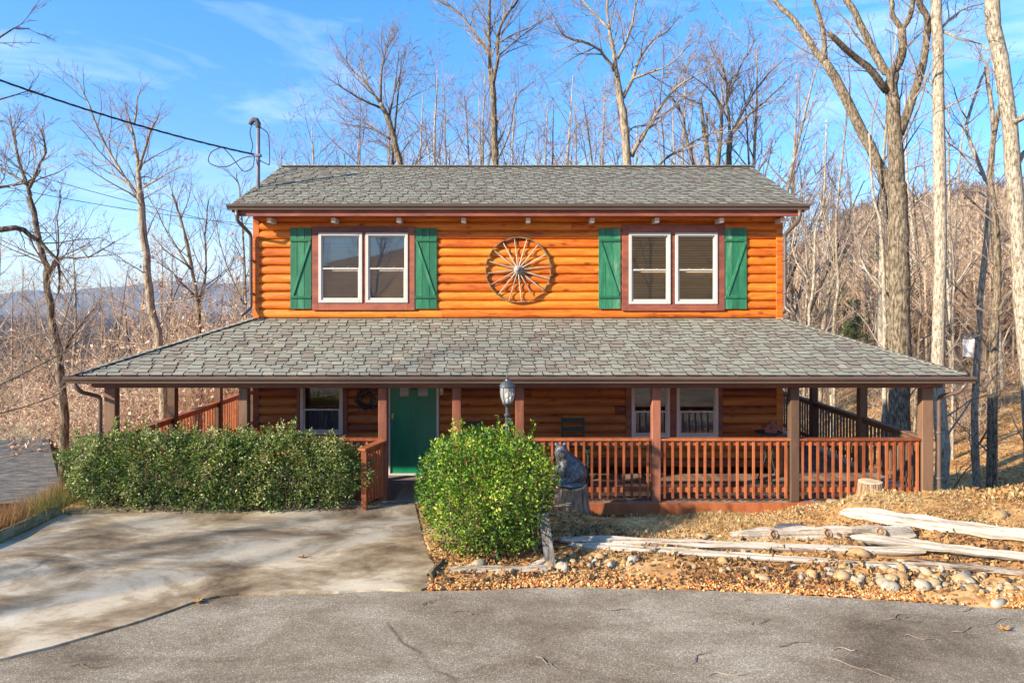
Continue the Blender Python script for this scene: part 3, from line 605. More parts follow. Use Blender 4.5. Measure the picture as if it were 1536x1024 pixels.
for xx in (xa,xb-.03):
    mb=MB(); mb.beam((xx+.015,yU,zU-.09),(xx+.015,YRg,zR-.09),.03,.16,.5); mb.beam((xx+.015,2*YRg-yU,zU-.09),(xx+.015,YRg,zR-.09),.03,.16,.5); mb.build('rake_board',M['beam'],cab)
gutter((xa-.06,yU-.005,zU-.012),(xb+.06,yU-.005,zU-.012),(0,-1,0))
mb=MB(); mb.box(xa+.06,xb-.06,yU+.002,yU+.035,5.25,5.475,.55,bev=.003); mb.build('fascia',M['trim'],cab)
mb=MB(); mb.box(xa+.30,xb-.30,yU+.24,YF-.02,5.235,5.365,.3); 
for px in (408,503,600,696,792,887,983,1079,1170):
    x=WX(px)*.985
    o=MB(); o.box(x-.045,x+.045,yU+.12,YF-.05,5.14,5.235,rng.random(),bev=.004); o.build('rafter_tail',M['taupe'],cab)
# downspouts
def spout(pts,r=.036):
    mb=MB()
    P_=[Vector(p) for p in pts]; out=[]
    for i_,p in enumerate(P_):
        if 0<i_<len(P_)-1:
            a=(P_[i_-1]-p); b=(P_[i_+1]-p); la=min(.07,a.length*.4); lb=min(.07,b.length*.4)
            for t_ in (0,.25,.5,.75,1): 
                q0=p+a.normalized()*la; q2=p+b.normalized()*lb; out.append(tuple(q0*(1-t_)**2+p*2*t_*(1-t_)+q2*t_*t_))
        else: out.append(tuple(p))
    mb.tube(out,[r]*len(out),8,.5)
    for k_ in (.35,.8):
        a,b=P_[2],P_[3]; c=a.lerp(b,k_); mb.box(c.x-r-.012,c.x+r+.012,c.y-r-.006,c.y+r+.02,c.z-.012,c.z+.012)
    return mb.build('downspout',M['gutter'],cab,smooth=True)
for s in (-1,1):
    xg=X0+s*(HW+.20); xw=X0+s*(HW+.075)
    spout([(xg,yU-.06,5.37),(xg,yU-.03,5.16),(xw,YF-.14,4.92),(xw,YF-.14,3.42),(xw+s*.12,YF-.34,3.27)])
    xg=X0+s*(XP+.36); xw=X0+s*(XP+.15)
    spout([(xg,yE-.06,2.15),(xg-s*.06,yE+.02,1.99),(xw,YP-.06,1.86),(xw,YP-.06,.05),(xw+s*.12,YP-.2,-.05)])
# ---- porch floor, posts, railings
mb=MB(); x=X0-XP-.09
while x<X0+XP+.09:
    w=.138
    mb.box(x,x+w,YP-.06,YF if XL<x+.07<XR else YB,-.036,0.0,rng.random()); x+=w+.005
mb.build('porch_floor',M['deck'],cab)
mb=MB(); 
for (a,b) in ((X0-XP-.12,-2.55),(-1.0,2.7),(2.7,X0+XP+.10)): mb.box(a,b-.004,YP-.115,YP-.062,-.22,-.036 if a<-3 else -.012,.8,bev=.006)
mb.box(-2.55,-1.004,YP-.115,YP-.062,-.22,-.04,.2)
for s in (-1,1): mb.box(X0+s*(XP+.1)-.02,X0+s*(XP+.1)+.02,YP-.06,YB,-.22,-.04,.4)
mb.build('rim_board',M['rail'],cab)
mb=MB(); mb.box(-7.15,7.6,YP-.02,YP+.02,-.5,-.23,.1); 
mb.build('porch_skirt',M['dark'],cab)
posts=[168,367,575,685.5,779.5,983.5,1190,1388]
for k,px in enumerate(posts):
    x=(px-CX)*YP/F; w=.078 if k not in (0,7) else .10
    mb=MB(); d=.078
    if k in (0,7): x+= .0
    mb.box(x-w,x+w,YP-d-(.0 if k in(0,7) else 0),YP+d,-.0 if k not in (5,) else -.3,2.02,rng.random(),bev=.010)
    mb.build('post',M['redpost'] if k in (2,3,4,5) else M['post'],cab)
side_y=[YP+2.28,YP+4.56,YP+6.84]
for s in (-1,1):
    for y in side_y:
        mb=MB(); x=X0+s*XP; mb.box(x-.08,x+.08,y-.08,y+.08,0,2.02,rng.random(),bev=.010); mb.build('post',M['post'],cab)
RT=1.115
def railing(a,b,indiv=True,mat='rail',low=.05,front=-1,top=RT,skip=None,nmax=999):
    a=Vector((a[0],a[1],0)); b=Vector((b[0],b[1],0)); d=(b-a); Ln=d.length; d.normalize(); nn=Vector((d.y,-d.x,0))*1.0
    mb=MB(); mb.beam(a+Vector((0,0,top-.018)),b+Vector((0,0,top-.018)),.135,.036,rng.random(),m=0); 
    rl=mb.build('railing',M[mat],cab)
    mb=MB(); mb.beam(a+Vector((0,0,top-.085)),b+Vector((0,0,top-.085)),.036,.085,.4); mb.build('top_rail',M[mat],rl)
    mb=MB(); mb.beam(a+Vector((0,0,.20)),b+Vector((0,0,.20)),.036,.085,.6); mb.build('bottom_rail',M[mat],rl)
    n_=round(Ln/.1395); base=None; allm=MB()
    for i_ in range(n_):
        t_=(i_+.5)/n_*Ln; c=a+d*t_+nn*.038; m2=MB() if indiv else allm
        hw=.0185; z0=low; z1=top-.055; tt=rng.random(); v=[]
        for (zz,k_) in ((z0,0),(z1-.03,0),(z1,1)):
            for (p,q_) in ((-1,-1),(1,-1),(1,1),(-1,1)):
                zz2=zz+(.03 if (k_==0 and zz==z0 and q_==1) else 0)-(0.02 if (k_==1 and q_==1) else 0)
                v.append(tuple(c+d*(p*hw)+nn*(q_*hw)+Vector((0,0,zz if not(k_==0 and zz==z0) else z0+(.02 if q_==-1 else 0)))))
        Q=[(3,2,1,0),(8,9,10,11)]
        for lv in (0,1):
            for j in range(4): Q.append((lv*4+j,lv*4+(j+1)%4,lv*4+4+(j+1)%4,lv*4+4+j))
        m2.add(v,Q,None,tt)
        if indiv: m2.build('baluster',M[mat],rl)
    if not indiv: o=allm.build('balusters',M[mat],rl); o['kind']='stuff'
    return rl
pxs=[(p-CX)*YP/F for p in posts]
for i_,(a,b) in enumerate(((5,6),(6,7))): railing((pxs[a]+.078,YP),(pxs[b]-(.078 if b<7 else .1),YP),True)
railing((pxs[4]+.078,YP),(pxs[5]-.078,YP),True)
railing((pxs[3]+.078,YP),(pxs[4]-.078,YP),True)
railing((pxs[0]+.1,YP),(pxs[1]-.078,YP),False); railing((pxs[1]+.078,YP),(pxs[2]-.078,YP),False)
ysd=[YP]+side_y
for s in (-1,1):
    for j in range(3):
        A=(X0+s*XP,ysd[j]+.08); B=(X0+s*XP,ysd[j+1]-.08)
        if s>0: railing(A,B,indiv=(j==1),mat='post')  # darker post stain puts the porch shade into this railing's colour
        else: railing(B,A,indiv=False)
# short entry railing beside the steps
ex0=(-2.42,11.62); ex1=(-2.19,12.10)
mb=MB(); mb.box(ex0[0]-.045,ex0[0]+.045,ex0[1]-.06,ex0[1]+.03,-.02,1.03,.7,bev=.006); er=mb.build('entry_railing',M['rail'],cab)
mb=MB(); mb.beam((ex0[0]-.03,ex0[1]-.09,1.05),(ex1[0],ex1[1],1.09),.15,.036,.9); mb.build('top_rail',M['rail'],er)
for t_ in (.12,.26,.40,.54,.68,.82,.94):
    mb=MB(); x=ex0[0]+(ex1[0]-ex0[0])*t_; y=ex0[1]+(ex1[1]-ex0[1])*t_; mb.beam((x,y,.12),(x,y,1.03),.05,.03,rng.random(),up=(0,1,0)); mb.build('baluster',M['rail'],er)
for zz in (.14,.98):
    mb=MB(); mb.beam((ex0[0],ex0[1],zz),(ex1[0],ex1[1],zz+.02),.03,.07,.4); mb.build('cross_rail',M['rail'],er)
# ---- door
dx0,dx1=WX(584),WX(659); mb=MB(); y=YF-.07
mb.box(dx0,dx0+.035,y-.03,y+.06,0,2.15,bev=.003); mb.box(dx1-.05,dx1,y-.03,y+.06,0,2.15,bev=.003); mb.box(dx0+.035,dx1-.05,y-.03,y+.06,2.1,2.15)
mb.box(dx0,dx1,y-.05,y+.06,-.0,.028); fr_=mb.build('door_frame',M['white'],cab)
a,b=dx0+.037,dx1-.052; mb=MB(); gl0,gl1=1.62,1.92
cxs=[(a+.18,a+.38),(b-.38,b-.18)]
zs=[.03,1.60,1.95,2.098]
mb.box(a,b,y+.0,y+.045,.03,1.60,.5); mb.box(a,b,y,y+.045,1.95,2.098,.5)
mb.box(a,cxs[0][0],y,y+.045,1.60,1.95,.5); mb.box(cxs[0][1],cxs[1][0],y,y+.045,1.60,1.95,.5); mb.box(cxs[1][1],b,y,y+.045,1.60,1.95,.5)
for (p,q_) in ((a+.16,a+.42),(b-.42,b-.16)):
    mb.box(p,q_,y-.010,y+.001,1.50,1.56,.5,bev=.003)
    for (zz0,zz1) in ((.20,1.42),): 
        mb.box(p-.02,p,y-.006,y+.001,zz0,zz1,.3); mb.box(q_,q_+.02,y-.006,y+.001,zz0,zz1,.3); mb.box(p,q_,y-.006,y+.001,zz0-.02,zz0,.3); mb.box(p,q_,y-.006,y+.001,zz1,zz1+.02,.3)
for gx in (a+.295,b-.295): mb.box(gx-.003,gx+.003,y-.004,y+.001,.22,1.42,.1)
dr=mb.build('door',M['door'],cab)
for (p,q_) in cxs:
    mb=MB(); mb.add([(p,y+.02,1.6),(q_,y+.02,1.6),(q_,y+.02,1.95),(p,y+.02,1.95)],[(0,1,2,3)]); mb.build('pane',M['glass'],dr)
mb=MB(); kx=WX(590); mb.box(kx-.025,kx+.025,y-.028,y-.001,1.14,1.26,bev=.008); mb.build('lock',M['brass'],dr)
mb=MB(); mb.ball((kx,y-.055,1.05),.030,10,8); mb.tube([(kx,y,1.05),(kx,y-.05,1.05)],[.02,.012],8); mb.build('door_knob',M['steel'],dr,smooth=True)
mb=MB(); xh=WX(622); mb.box(xh-.06,xh+.06,y-.03,y-.012,1.74,2.04,bev=.01); tag(mb.build('door_hanging',M['dark']),'small dark hanging ornament between the two glass panes of the green door','ornament')
mb=MB(); xh=WX(663); mb.box(xh-.035,xh+.035,YF-.115,YF-.058,1.64,1.78,bev=.008); o=mb.build('doorbell',M['taupe']); tag(o,'small pale doorbell box on the log wall right of the green door','doorbell')
mb=MB(); mb.ball((xh,YF-.116,1.68),.012,8,6); mb.build('button',M['dark'],o)
mb=MB(); mb.box(WX(586),WX(657),13.30,13.86,.002,.022,bev=.004); tag(mb.build('doormat',M['mauve']),'grey mauve mat lying in front of the green door','doormat')

# ---------------------------------------------------------------- things on and by the cabin
# wagon wheel
wc=Vector((WX(777),YF-.095,WZ(405))); wr=.675
wh=thing('wagon_wheel','old wooden wagon wheel with sixteen spokes hung on the orange log wall','wheel',tuple(wc))
mb=MB(); N_=64; th=[i_*2*math.pi/N_ for i_ in range(N_+1)]
k0=int(N_*.83); k1=int(N_*.90)   # rim gap at the lower right where the rim has broken away
ringpts=[th[i_] for i_ in range(N_+1)]
v=[];Q=[]
for i_,a in enumerate(ringpts):
    wdt=.020 if not (-1.25+2*math.pi<a<-.65+2*math.pi) else .006
    for (rr,yy) in ((wr-wdt,-.03),(wr,-.03),(wr,.03),(wr-wdt,.03)): v.append((rr*math.cos(a),yy,rr*math.sin(a)))
for i_ in range(N_):
    for j in range(4): Q.append((i_*4+j,i_*4+(j+1)%4,i_*4+4+(j+1)%4,i_*4+4+j))
mb.add(v,Q,None,.3); mb.build('rim',M['timber'],wh)
for i_ in range(16):
    a=(i_+.28)*math.pi/8; mb=MB(); r1=wr-.02 if i_ not in (13,) else wr-.09
    mb.tube([(.06*math.cos(a),0,.06*math.sin(a)),(.25*math.cos(a),-.002,.25*math.sin(a)),(r1*math.cos(a),0,r1*math.sin(a))],[.017,.015,.012],6,rng.random()); mb.build('spoke',M['wheel'],wh)
mb=MB(); hub=[(0,-.09),(.035,-.09),(.045,-.07),(.075,-.06),(.085,-.03),(.085,.05),(0,.05)]
v=[];Q=[];k=20
for r,yv in hub:
    for j in range(k): v.append((r*math.cos(2*math.pi*j/k),yv,r*math.sin(2*math.pi*j/k)))
for i_ in range(len(hub)-1):
    for j in range(k): Q.append((i_*k+j,i_*k+(j+1)%k,(i_+1)*k+(j+1)%k,(i_+1)*k+j))
mb.add(v,Q); mb.build('hub',M['wheel'],wh,smooth=True)
mb=MB(); mb.tube([(0,-.095,0),(0,-.06,0)],[.055,.062],16); mb.ball((0,-.095,0),.022,8,6); mb.build('hub_cap',M['steel'],wh,smooth=True)
# wreath on the wall left of the door
wx,wz=WX(552),WZ(598); wre=thing('wreath','dark twig wreath hanging on the log wall left of the green door','wreath',(wx,YF-.12,wz))
mb=MB()
for i_ in range(90):
    a=rng.uniform(0,6.28); L_=rng.uniform(.6,1.3); pts=[]
    rr=rng.uniform(.13,.21); oy=rng.uniform(-.03,.04)
    for t_ in range(6): aa=a+L_*t_/5; r2=rr+rng.uniform(-.02,.02); pts.append((r2*math.cos(aa),oy,r2*math.sin(aa)))
    mb.tube(pts,[.006]*6,3,rng.random())
mb.build('twig_ring',M['twig'],wre)
# rocking chairs
def rocker(loc,rz,label):
    t=thing('rocking_chair',label,'rocking chair',loc,'dark green rocking chairs on the porch'); t.rotation_euler=(0,0,rz)
    g=M['dark']
    mb=MB()
    for i_ in range(7): mb.box(-.24,.24,-.24+i_*.068,-.18+i_*.068,.40-.008*i_,.418-.008*i_,rng.random(),bev=.003)
    mb.build('seat',g,t)
    for s in (-1,1):
        mb=MB(); mb.tube([(s*.21,.24,.36),(s*.215,.30,.72),(s*.22,.40,1.22)],[.02,.02,.017],8); mb.build('back_post',g,t)
        mb=MB(); mb.tube([(s*.235,-.22,.06),(s*.235,-.22,.62)],[.02,.018],8); mb.build('leg',g,t)
        mb=MB(); mb.tube([(s*.225,.24,.06),(s*.215,.24,.42)],[.02,.02],8); mb.build('leg',g,t)
        mb=MB(); mb.box(s*.25-.04,s*.25+.04,-.27,.29,.62,.642,bev=.006); mb.build('arm',g,t)
        mb=MB(); pts=[(s*.235,y_,.02+.16*(y_-.02)**2) for y_ in np.linspace(-.42,.55,12)]
        mb.tube(pts,[.02]*12,6); mb.build('rocker',g,t,smooth=True)
    for zz,yy in ((1.17,.385),(1.0,.352),(.84,.325),(.68,.30)):
        mb=MB(); mb.beam((-.21,yy,zz),(.21,yy,zz),.016,.085); mb.build('back_slat',g,t)
    mb=MB()
    for zz in (.2,): mb.tube([(-.235,-.22,zz),(.235,-.22,zz)],[.012]*2,6); mb.tube([(-.225,.24,zz),(.225,.24,zz)],[.012]*2,6)
    mb.build('stretcher',g,t)
rocker(((861-CX)*13.5/F,13.35,0),0,'dark green slat back rocking chair right of the bear, facing the railing')
rocker(((704-CX)*13.4/F,13.30,-.06),0,'dark green rocking chair half hidden behind the bush, right of the door')
# birdhouse on a small dark table
tb=thing('side_table','dark round side table near the right porch corner under the birdhouse','table',((1152-CX)*13.5/F,13.45,0))
mb=MB(); mb.lathe([(0,.96),(.26,.96),(.27,.975),(.26,.99),(0,.99)],k=20); mb.build('table_top',M['dark'],tb)
for i_ in range(3):
    a=i_*2.09+.4; mb=MB(); mb.tube([(.22*math.cos(a),.22*math.sin(a),0),(.06*math.cos(a),.06*math.sin(a),.5),(.16*math.cos(a),.16*math.sin(a),.96)],[.014]*3,6); mb.build('leg',M['dark'],tb)
bh=thing('birdhouse','small red wooden birdhouse with pitched roof standing on the dark side table','birdhouse',((1157-CX)*13.4/F,13.42,.99)); bh.rotation_euler=(0,0,-.35)
mb=MB(); w=.11; mb.add([(-w,-w,0),(w,-w,0),(w,-w,.10),(0,-w,.19),(-w,-w,.10),(-w,w,0),(w,w,0),(w,w,.10),(0,w,.19),(-w,w,.10)],[(0,1,2,4),(5,9,7,6),(0,5,6,1),(1,6,7,2),(0,4,9,5)],[(4,2,3),(9,8,7)]); mb.build('body',M['red'],bh)
mb=MB(); mb.beam((-.16,0,.07),(.005,0,.205),.32,.012,.8); mb.beam((.16,0,.07),(-.005,0,.205),.32,.012,.8); mb.build('roof',M['redpost'],bh)
mb=MB(); mb.tube([(0,-w-.003,.09),(0,-w+.02,.09)],[.025]*2,12); mb.build('entrance_hole',M['dark'],bh)
# lamp post
lp=thing('lamp_post','black lamp post with glass lantern standing behind the round holly bush','lamp post',((761-CX)*10.6/F,10.6,0.0)); k=1.0
mb=MB(); mb.lathe([(.10,0),(.10,.04),(.06,.10),(.042,.2),(.038,.3),(.036,1.62),(.046,1.63),(.046,1.66),(.034,1.68),(.034,1.76),(.050,1.78),(.050,1.80),(.030,1.82),(.028,1.90),(.045,1.93),(.075,1.96)],k=16); mb.build('post',M['black'],lp,smooth=False)
mb=MB(); mb.lathe([(.075,1.955),(.085,1.965),(.085,1.98),(.055,1.985),(0,1.985)],k=16); mb.lathe([(.118,2.22),(.125,2.235),(.118,2.25),(.095,2.285),(.060,2.315),(.035,2.325),(.028,2.345),(.018,2.355),(.022,2.375),(.012,2.39),(.006,2.43),(0,2.435)],k=16); mb.lathe([(0,2.215),(.118,2.22)],k=16)
lan=mb.build('lantern',M['black'],lp)
gp=[(.070,1.985),(.095,2.04),(.108,2.10),(.112,2.15),(.110,2.22)]
mb=MB(); mb.lathe(gp,k=24); mb.build('glass_globe',M['lampglass'],lan,smooth=True)
mb=MB()
for i_ in range(8): a=i_*math.pi/4+.2; mb.tube([((r+.002)*math.cos(a),(r+.002)*math.sin(a),z) for r,z in gp],[.006]*5,4)
mb.build('rib',M['black'],lan)
mb=MB(); mb.tube([(0,0,1.985),(0,0,2.05)],[.02,.016],8); mb.ball((0,0,2.09),.035,10,8,sc=(1,1,1.3)); mb.build('bulb',M['white'],lan,smooth=True)
mb=MB(); mb.box(.034,.055,-.015,.015,1.68,1.74); mb.build('sensor',M['steel'],lp)

# ---------------------------------------------------------------- bear on a stump
def meta(name,elems,mat,parent,res=.012,thr=.6):
    md=bpy.data.metaballs.new(name+'_m'); md.resolution=res; md.render_resolution=res; md.threshold=thr
    mo=bpy.data.objects.new(name+'_m',md); COL.objects.link(mo)
    for (p,r,sc) in elems:
        e=md.elements.new(type='ELLIPSOID'); e.co=p; e.radius=r*1.5; e.size_x,e.size_y,e.size_z=sc; e.stiffness=2
    bpy.context.view_layer.update(); dg=bpy.context.evaluated_depsgraph_get()
    me=bpy.data.meshes.new_from_object(mo.evaluated_get(dg)); bpy.data.objects.remove(mo); bpy.data.metaballs.remove(md)
    me.name=name; me.materials.clear(); me.materials.append(mat)
    for p in me.polygons: p.use_smooth=True
    a=me.attributes.new('tint','FLOAT','POINT')
    for d_ in a.data: d_.value=.5
    o=bpy.data.objects.new(name,me); COL.objects.link(o)
    if parent: o.parent=parent
    return o
bx0,by0=(854-CX)*11.35/F,11.35
bear=thing('bear_statue','black painted bear statue sitting on a tree stump beside the bush','bear statue',(bx0,by0,.50))
E=[((.10,.03,.24),.19,(1.05,.85,1.0)),((.0,.01,.34),.185,(1.0,.85,1.0)),((-.09,.0,.44),.15,(1,.9,1)),((-.13,-.03,.54),.11,(1,1,1)),
   ((-.145,-.05,.585),.112,(1,1,.95)),((.08,-.09,.17),.15,(1.1,.75,1.0)),((.17,.02,.17),.13,(1,1,1)),((-.02,-.14,.10),.075,(1.5,.8,.6)),((-.10,-.15,.075),.06,(1.2,.8,.6)),
   ((-.11,-.09,.30),.085,(.8,.8,1.3)),((-.14,-.11,.18),.07,(.8,.8,1.5)),((-.15,-.13,.08),.06,(1,1.2,.7)),((-.19,.03,.28),.075,(.8,.8,1.3)),((-.23,.01,.15),.062,(.8,.8,1.5)),((-.24,-.02,.075),.055,(1.2,1.1,.7)),
   ((-.160,-.165,.560),.062,(.9,1.3,.8)),((-.215,-.02,.685),.038,(1,.6,1)),((-.075,-.02,.685),.038,(1,.6,1)),((.25,.04,.16),.05,(1,1,1))]
meta('body',E,M['bear'],bear)
mb=MB(); mb.ball((-.158,-.215,.548),.058,12,8,sc=(1,1.1,.85)); mb.build('muzzle',M['muzzle'],bear,smooth=True)
mb=MB(); mb.ball((-.158,-.275,.566),.017,8,6,sc=(1.2,.8,.8)); mb.tube([(-.158,-.279,.55),(-.158,-.273,.53),(-.178,-.266,.522)],[.004]*3,4); mb.tube([(-.158,-.273,.53),(-.138,-.266,.522)],[.004]*2,4); mb.build('nose',M['black'],bear,smooth=True)
for s in (-1,1): mb=MB(); mb.ball((-.150+s*.045,-.148,.615),.011,8,6); mb.build('eye',M['black'],bear,smooth=True)
mb=MB(); mb.lathe([(0,.0),(.25,0),(.275,.03),(.27,.06),(.22,.085),(0,.09)],k=24,c=(.0,0,-.0),wob=lambda a,i:1+.07*math.sin(3*a)+.04*math.sin(7*a)); mb.build('base',M['bear'],bear,smooth=True)
def stump(loc,h,r0,r1,label,name='tree_stump',fl=1.25):
    t=thing(name,label,'stump',loc); mb=MB(); rr=random.Random(int(h*991)); ph=[rr.uniform(0,6) for _ in range(4)]
    wb=lambda a,i:1+.05*math.sin(3*a+ph[0])+.035*math.sin(9*a+ph[1])+.03*math.sin(23*a+ph[2])+.02*math.sin(41*a+ph[3])
    mb.lathe([(r0*fl,-.12),(r0*1.12,.05*h),(r0,.25*h),((r0+r1)/2,.6*h),(r1,.96*h)],k=96,wob=wb); mb.build('trunk',M['stump'],t,smooth=False)
    mb=MB(); mb.lathe([(r1*1.0,.955*h),(r1*.95,h),(r1*.5,h*1.002),(0.001,h)],k=96,wob=wb); mb.build('cut_face',M['cut'],t)
    return t
stump((bx0+.02,by0,-.02),.525,.30,.255,'bark covered stump carrying the bear statue in front of the porch')
sx,sy,_=P(1305,745,11.6); stump((sx,sy,gz(sx,sy)-.10),.32,.21,.18,'low pale sawn stump in front of the right end of the porch railing')

# ---------------------------------------------------------------- leafy shrubs
def leaves(pos,size,mat,name,parent=None,norm_bias=None,rg=nr,tint=None,up=.35,lenr=1.0,wid=.5,fold=.22,spread=1.0,tip=.2,**tags):
    n_=len(pos); d=rg.normal(size=(n_,3))*spread
    if norm_bias is not None: d=d*.75+norm_bias
    d[:,2]+=up; d/=np.linalg.norm(d,axis=1,keepdims=True)
    ref=rg.normal(size=(n_,3)); s=np.cross(d,ref); s/=np.linalg.norm(s,axis=1,keepdims=True)+1e-9; nn=np.cross(s,d)
    L_=(np.asarray(size)*rg.uniform(.65,1.3,n_))[:,None]*lenr; Wd=L_*wid
    p=pos; a=p; b=p+d*L_*.5+s*Wd*.5+nn*L_*fold*.5; c=p+d*L_+nn*L_*rg.uniform(-tip,tip,(n_,1)); e=p+d*L_*.5-s*Wd*.5+nn*L_*fold*.5
    V=np.stack([a,b,c,e],1).reshape(-1,3); base=np.arange(n_)[:,None]*4
    T=np.concatenate([base+np.array([[0,1,2]]),base+np.array([[0,2,3]])],0)
    tn=rg.random(n_) if tint is None else tint
    mb=MB(); mb.add(V,None,T,np.repeat(tn,4)); return mb.build(name,mat,parent,**tags)
lw=[]
for i_ in range(420):
    a=rng.uniform(0,6.28); rr=rng.gauss(.17,.035); lw.append((rr*math.cos(a),rng.uniform(-.06,.03),rr*math.sin(a)))
leaves(np.array(lw),.055,pmat('dry_wreath_leaves',[(.3,(.018,.016,.010)),(.7,(.06,.045,.025))],rough=.9,bump=0,tint=.8),'foliage',wre,up=0)
def noise3(p,f,seed):
    r=np.random.default_rng(seed); out=np.zeros(len(p))
    for k in range(5):
        w=r.normal(size=3)*f*(1+.5*k); out+=np.sin(p@w+r.uniform(0,6.28))/(1+.3*k)
    return out/2.6
def shrub(name,label,cat,c,half,n_,size,mat,seed,ex=3.0,sprigs=40,bottom=.12,hole=.25,group=None,stems=14):
    rg=np.random.default_rng(seed); t=thing(name,label,cat,c,group)
    hx,hy,hz=half; P_=[];Nn=[]
    cnt=0
    while cnt<n_:
        d=rg.normal(size=(n_,3)); d/=np.linalg.norm(d,axis=1,keepdims=True)
        k=(np.abs(d[:,0])**ex+np.abs(d[:,1])**ex+np.abs(d[:,2])**ex)**(-1/ex)
        q_=d*k[:,None]; wp=q_*np.array([hx,hy,hz])
        lump=1+.13*noise3(wp,2.2,seed)+.07*noise3(wp,7,seed+1)
        rad=rg.random(n_)**.35; rad=1-(1-rad)*.85
        pp=wp*(lump*rad)[:,None]
        thin=noise3(pp,5.0,seed+2); keep=(thin>-1+hole*(1.1+.5*(pp[:,2]<0)))|(rg.random(n_)<.25)
        low=(pp[:,2]/hz+1)/2; keep&=rg.random(n_)<np.clip(.35+low*3,0,1)
        clump=noise3(pp,15,seed+3); keep&=rg.random(n_)<np.clip(.75+.5*clump,.1,1)
        P_.append(pp[keep]); Nn.append(d[keep]); cnt+=keep.sum()
    pos=np.concatenate(P_)[:n_]; nb=np.concatenate(Nn)[:n_]
    # sprigs poking out of the top
    ex_p=[];ex_n=[];mbS=MB()
    for i_ in range(sprigs):
        a=rg.uniform(0,6.28); x=rg.uniform(-.92,.92)*hx; y=rg.uniform(-.8,.8)*hy
        z=hz*(1-abs(x/hx)**ex*.6-abs(y/hy)**ex*.3)**(1/1.5)*.93; h_=rg.uniform(.05,.20)*(1.9 if rg.random()<.15 else 1)
        lx,ly=rg.uniform(-.06,.06,2)
        mbS.tube([(x,y,z-.12),(x+lx,y+ly,z+h_)],[.005,.003],3)
        m_=int(h_*110)
        for j in range(m_):
            f=j/m_; ex_p.append((x+lx*f+rg.normal()*.012,y+ly*f+rg.normal()*.012,z-.03+(h_+.03)*f)); a2=rg.uniform(0,6.28); ex_n.append((math.cos(a2)*.7,math.sin(a2)*.7,.6))
    if ex_p: pos=np.concatenate([pos,np.array(ex_p)]); nb=np.concatenate([nb,np.array(ex_n)])
    hgt=(pos[:,2]/hz+1)/2
    tn=np.clip(.38+.21*rg.normal(size=len(pos))+.26*noise3(pos,3.2,seed+5)+.16*noise3(pos,9,seed+6)+.26*np.clip(hgt-.45,0,1),0,1)
    rare=rg.random(len(pos))<(.05 if 'hedge' in name else .02); tn[rare]=1
    pos=pos+np.array([0,0,hz])
    leaves(pos,size,mat,'foliage',t,nb*.8,rg=rg,tint=tn,up=.25,wid=.52)
    for i_ in range(stems):
        x=rg.uniform(-.85,.85)*hx; y=rg.uniform(-.6,.6)*hy
        pts=[(x*.9,y*.6,-.1)]; 
        for j in range(1,5): pts.append((x*(.9+.05*j)+rg.uniform(-.06,.06),y*(.6+.1*j)+rg.uniform(-.06,.06),-.1+hz*1.35*j/4))
        mbS.tube(pts,[.016,.014,.011,.008,.005],5)
        for kk in range(5):
            b_=pts[rg.integers(1,4)]; d=rg.normal(size=3); d[2]=abs(d[2]); d/=np.linalg.norm(d); e_=np.array(b_)+d*rg.uniform(.2,.45)
            mbS.tube([b_,tuple(e_)],[.007,.003],4)
    mbS.build('stems',M['stem'],t)
    return t
shrub('holly_bush','rounded bright green holly bush between the driveway and the split rails','bush',(-.29,9.72,0.02),(.93,.82,.81),19000,.052,M['holly'],11,ex=2.5,sprigs=75,stems=26)
shrub('holly_hedge','long clipped dark green hedge in front of the left half of the porch','hedge',(-5.08,11.72,0.0),(2.50,.40,.655),46000,.050,M['hedge'],21,ex=3.6,sprigs=150,hole=.34,stems=60)
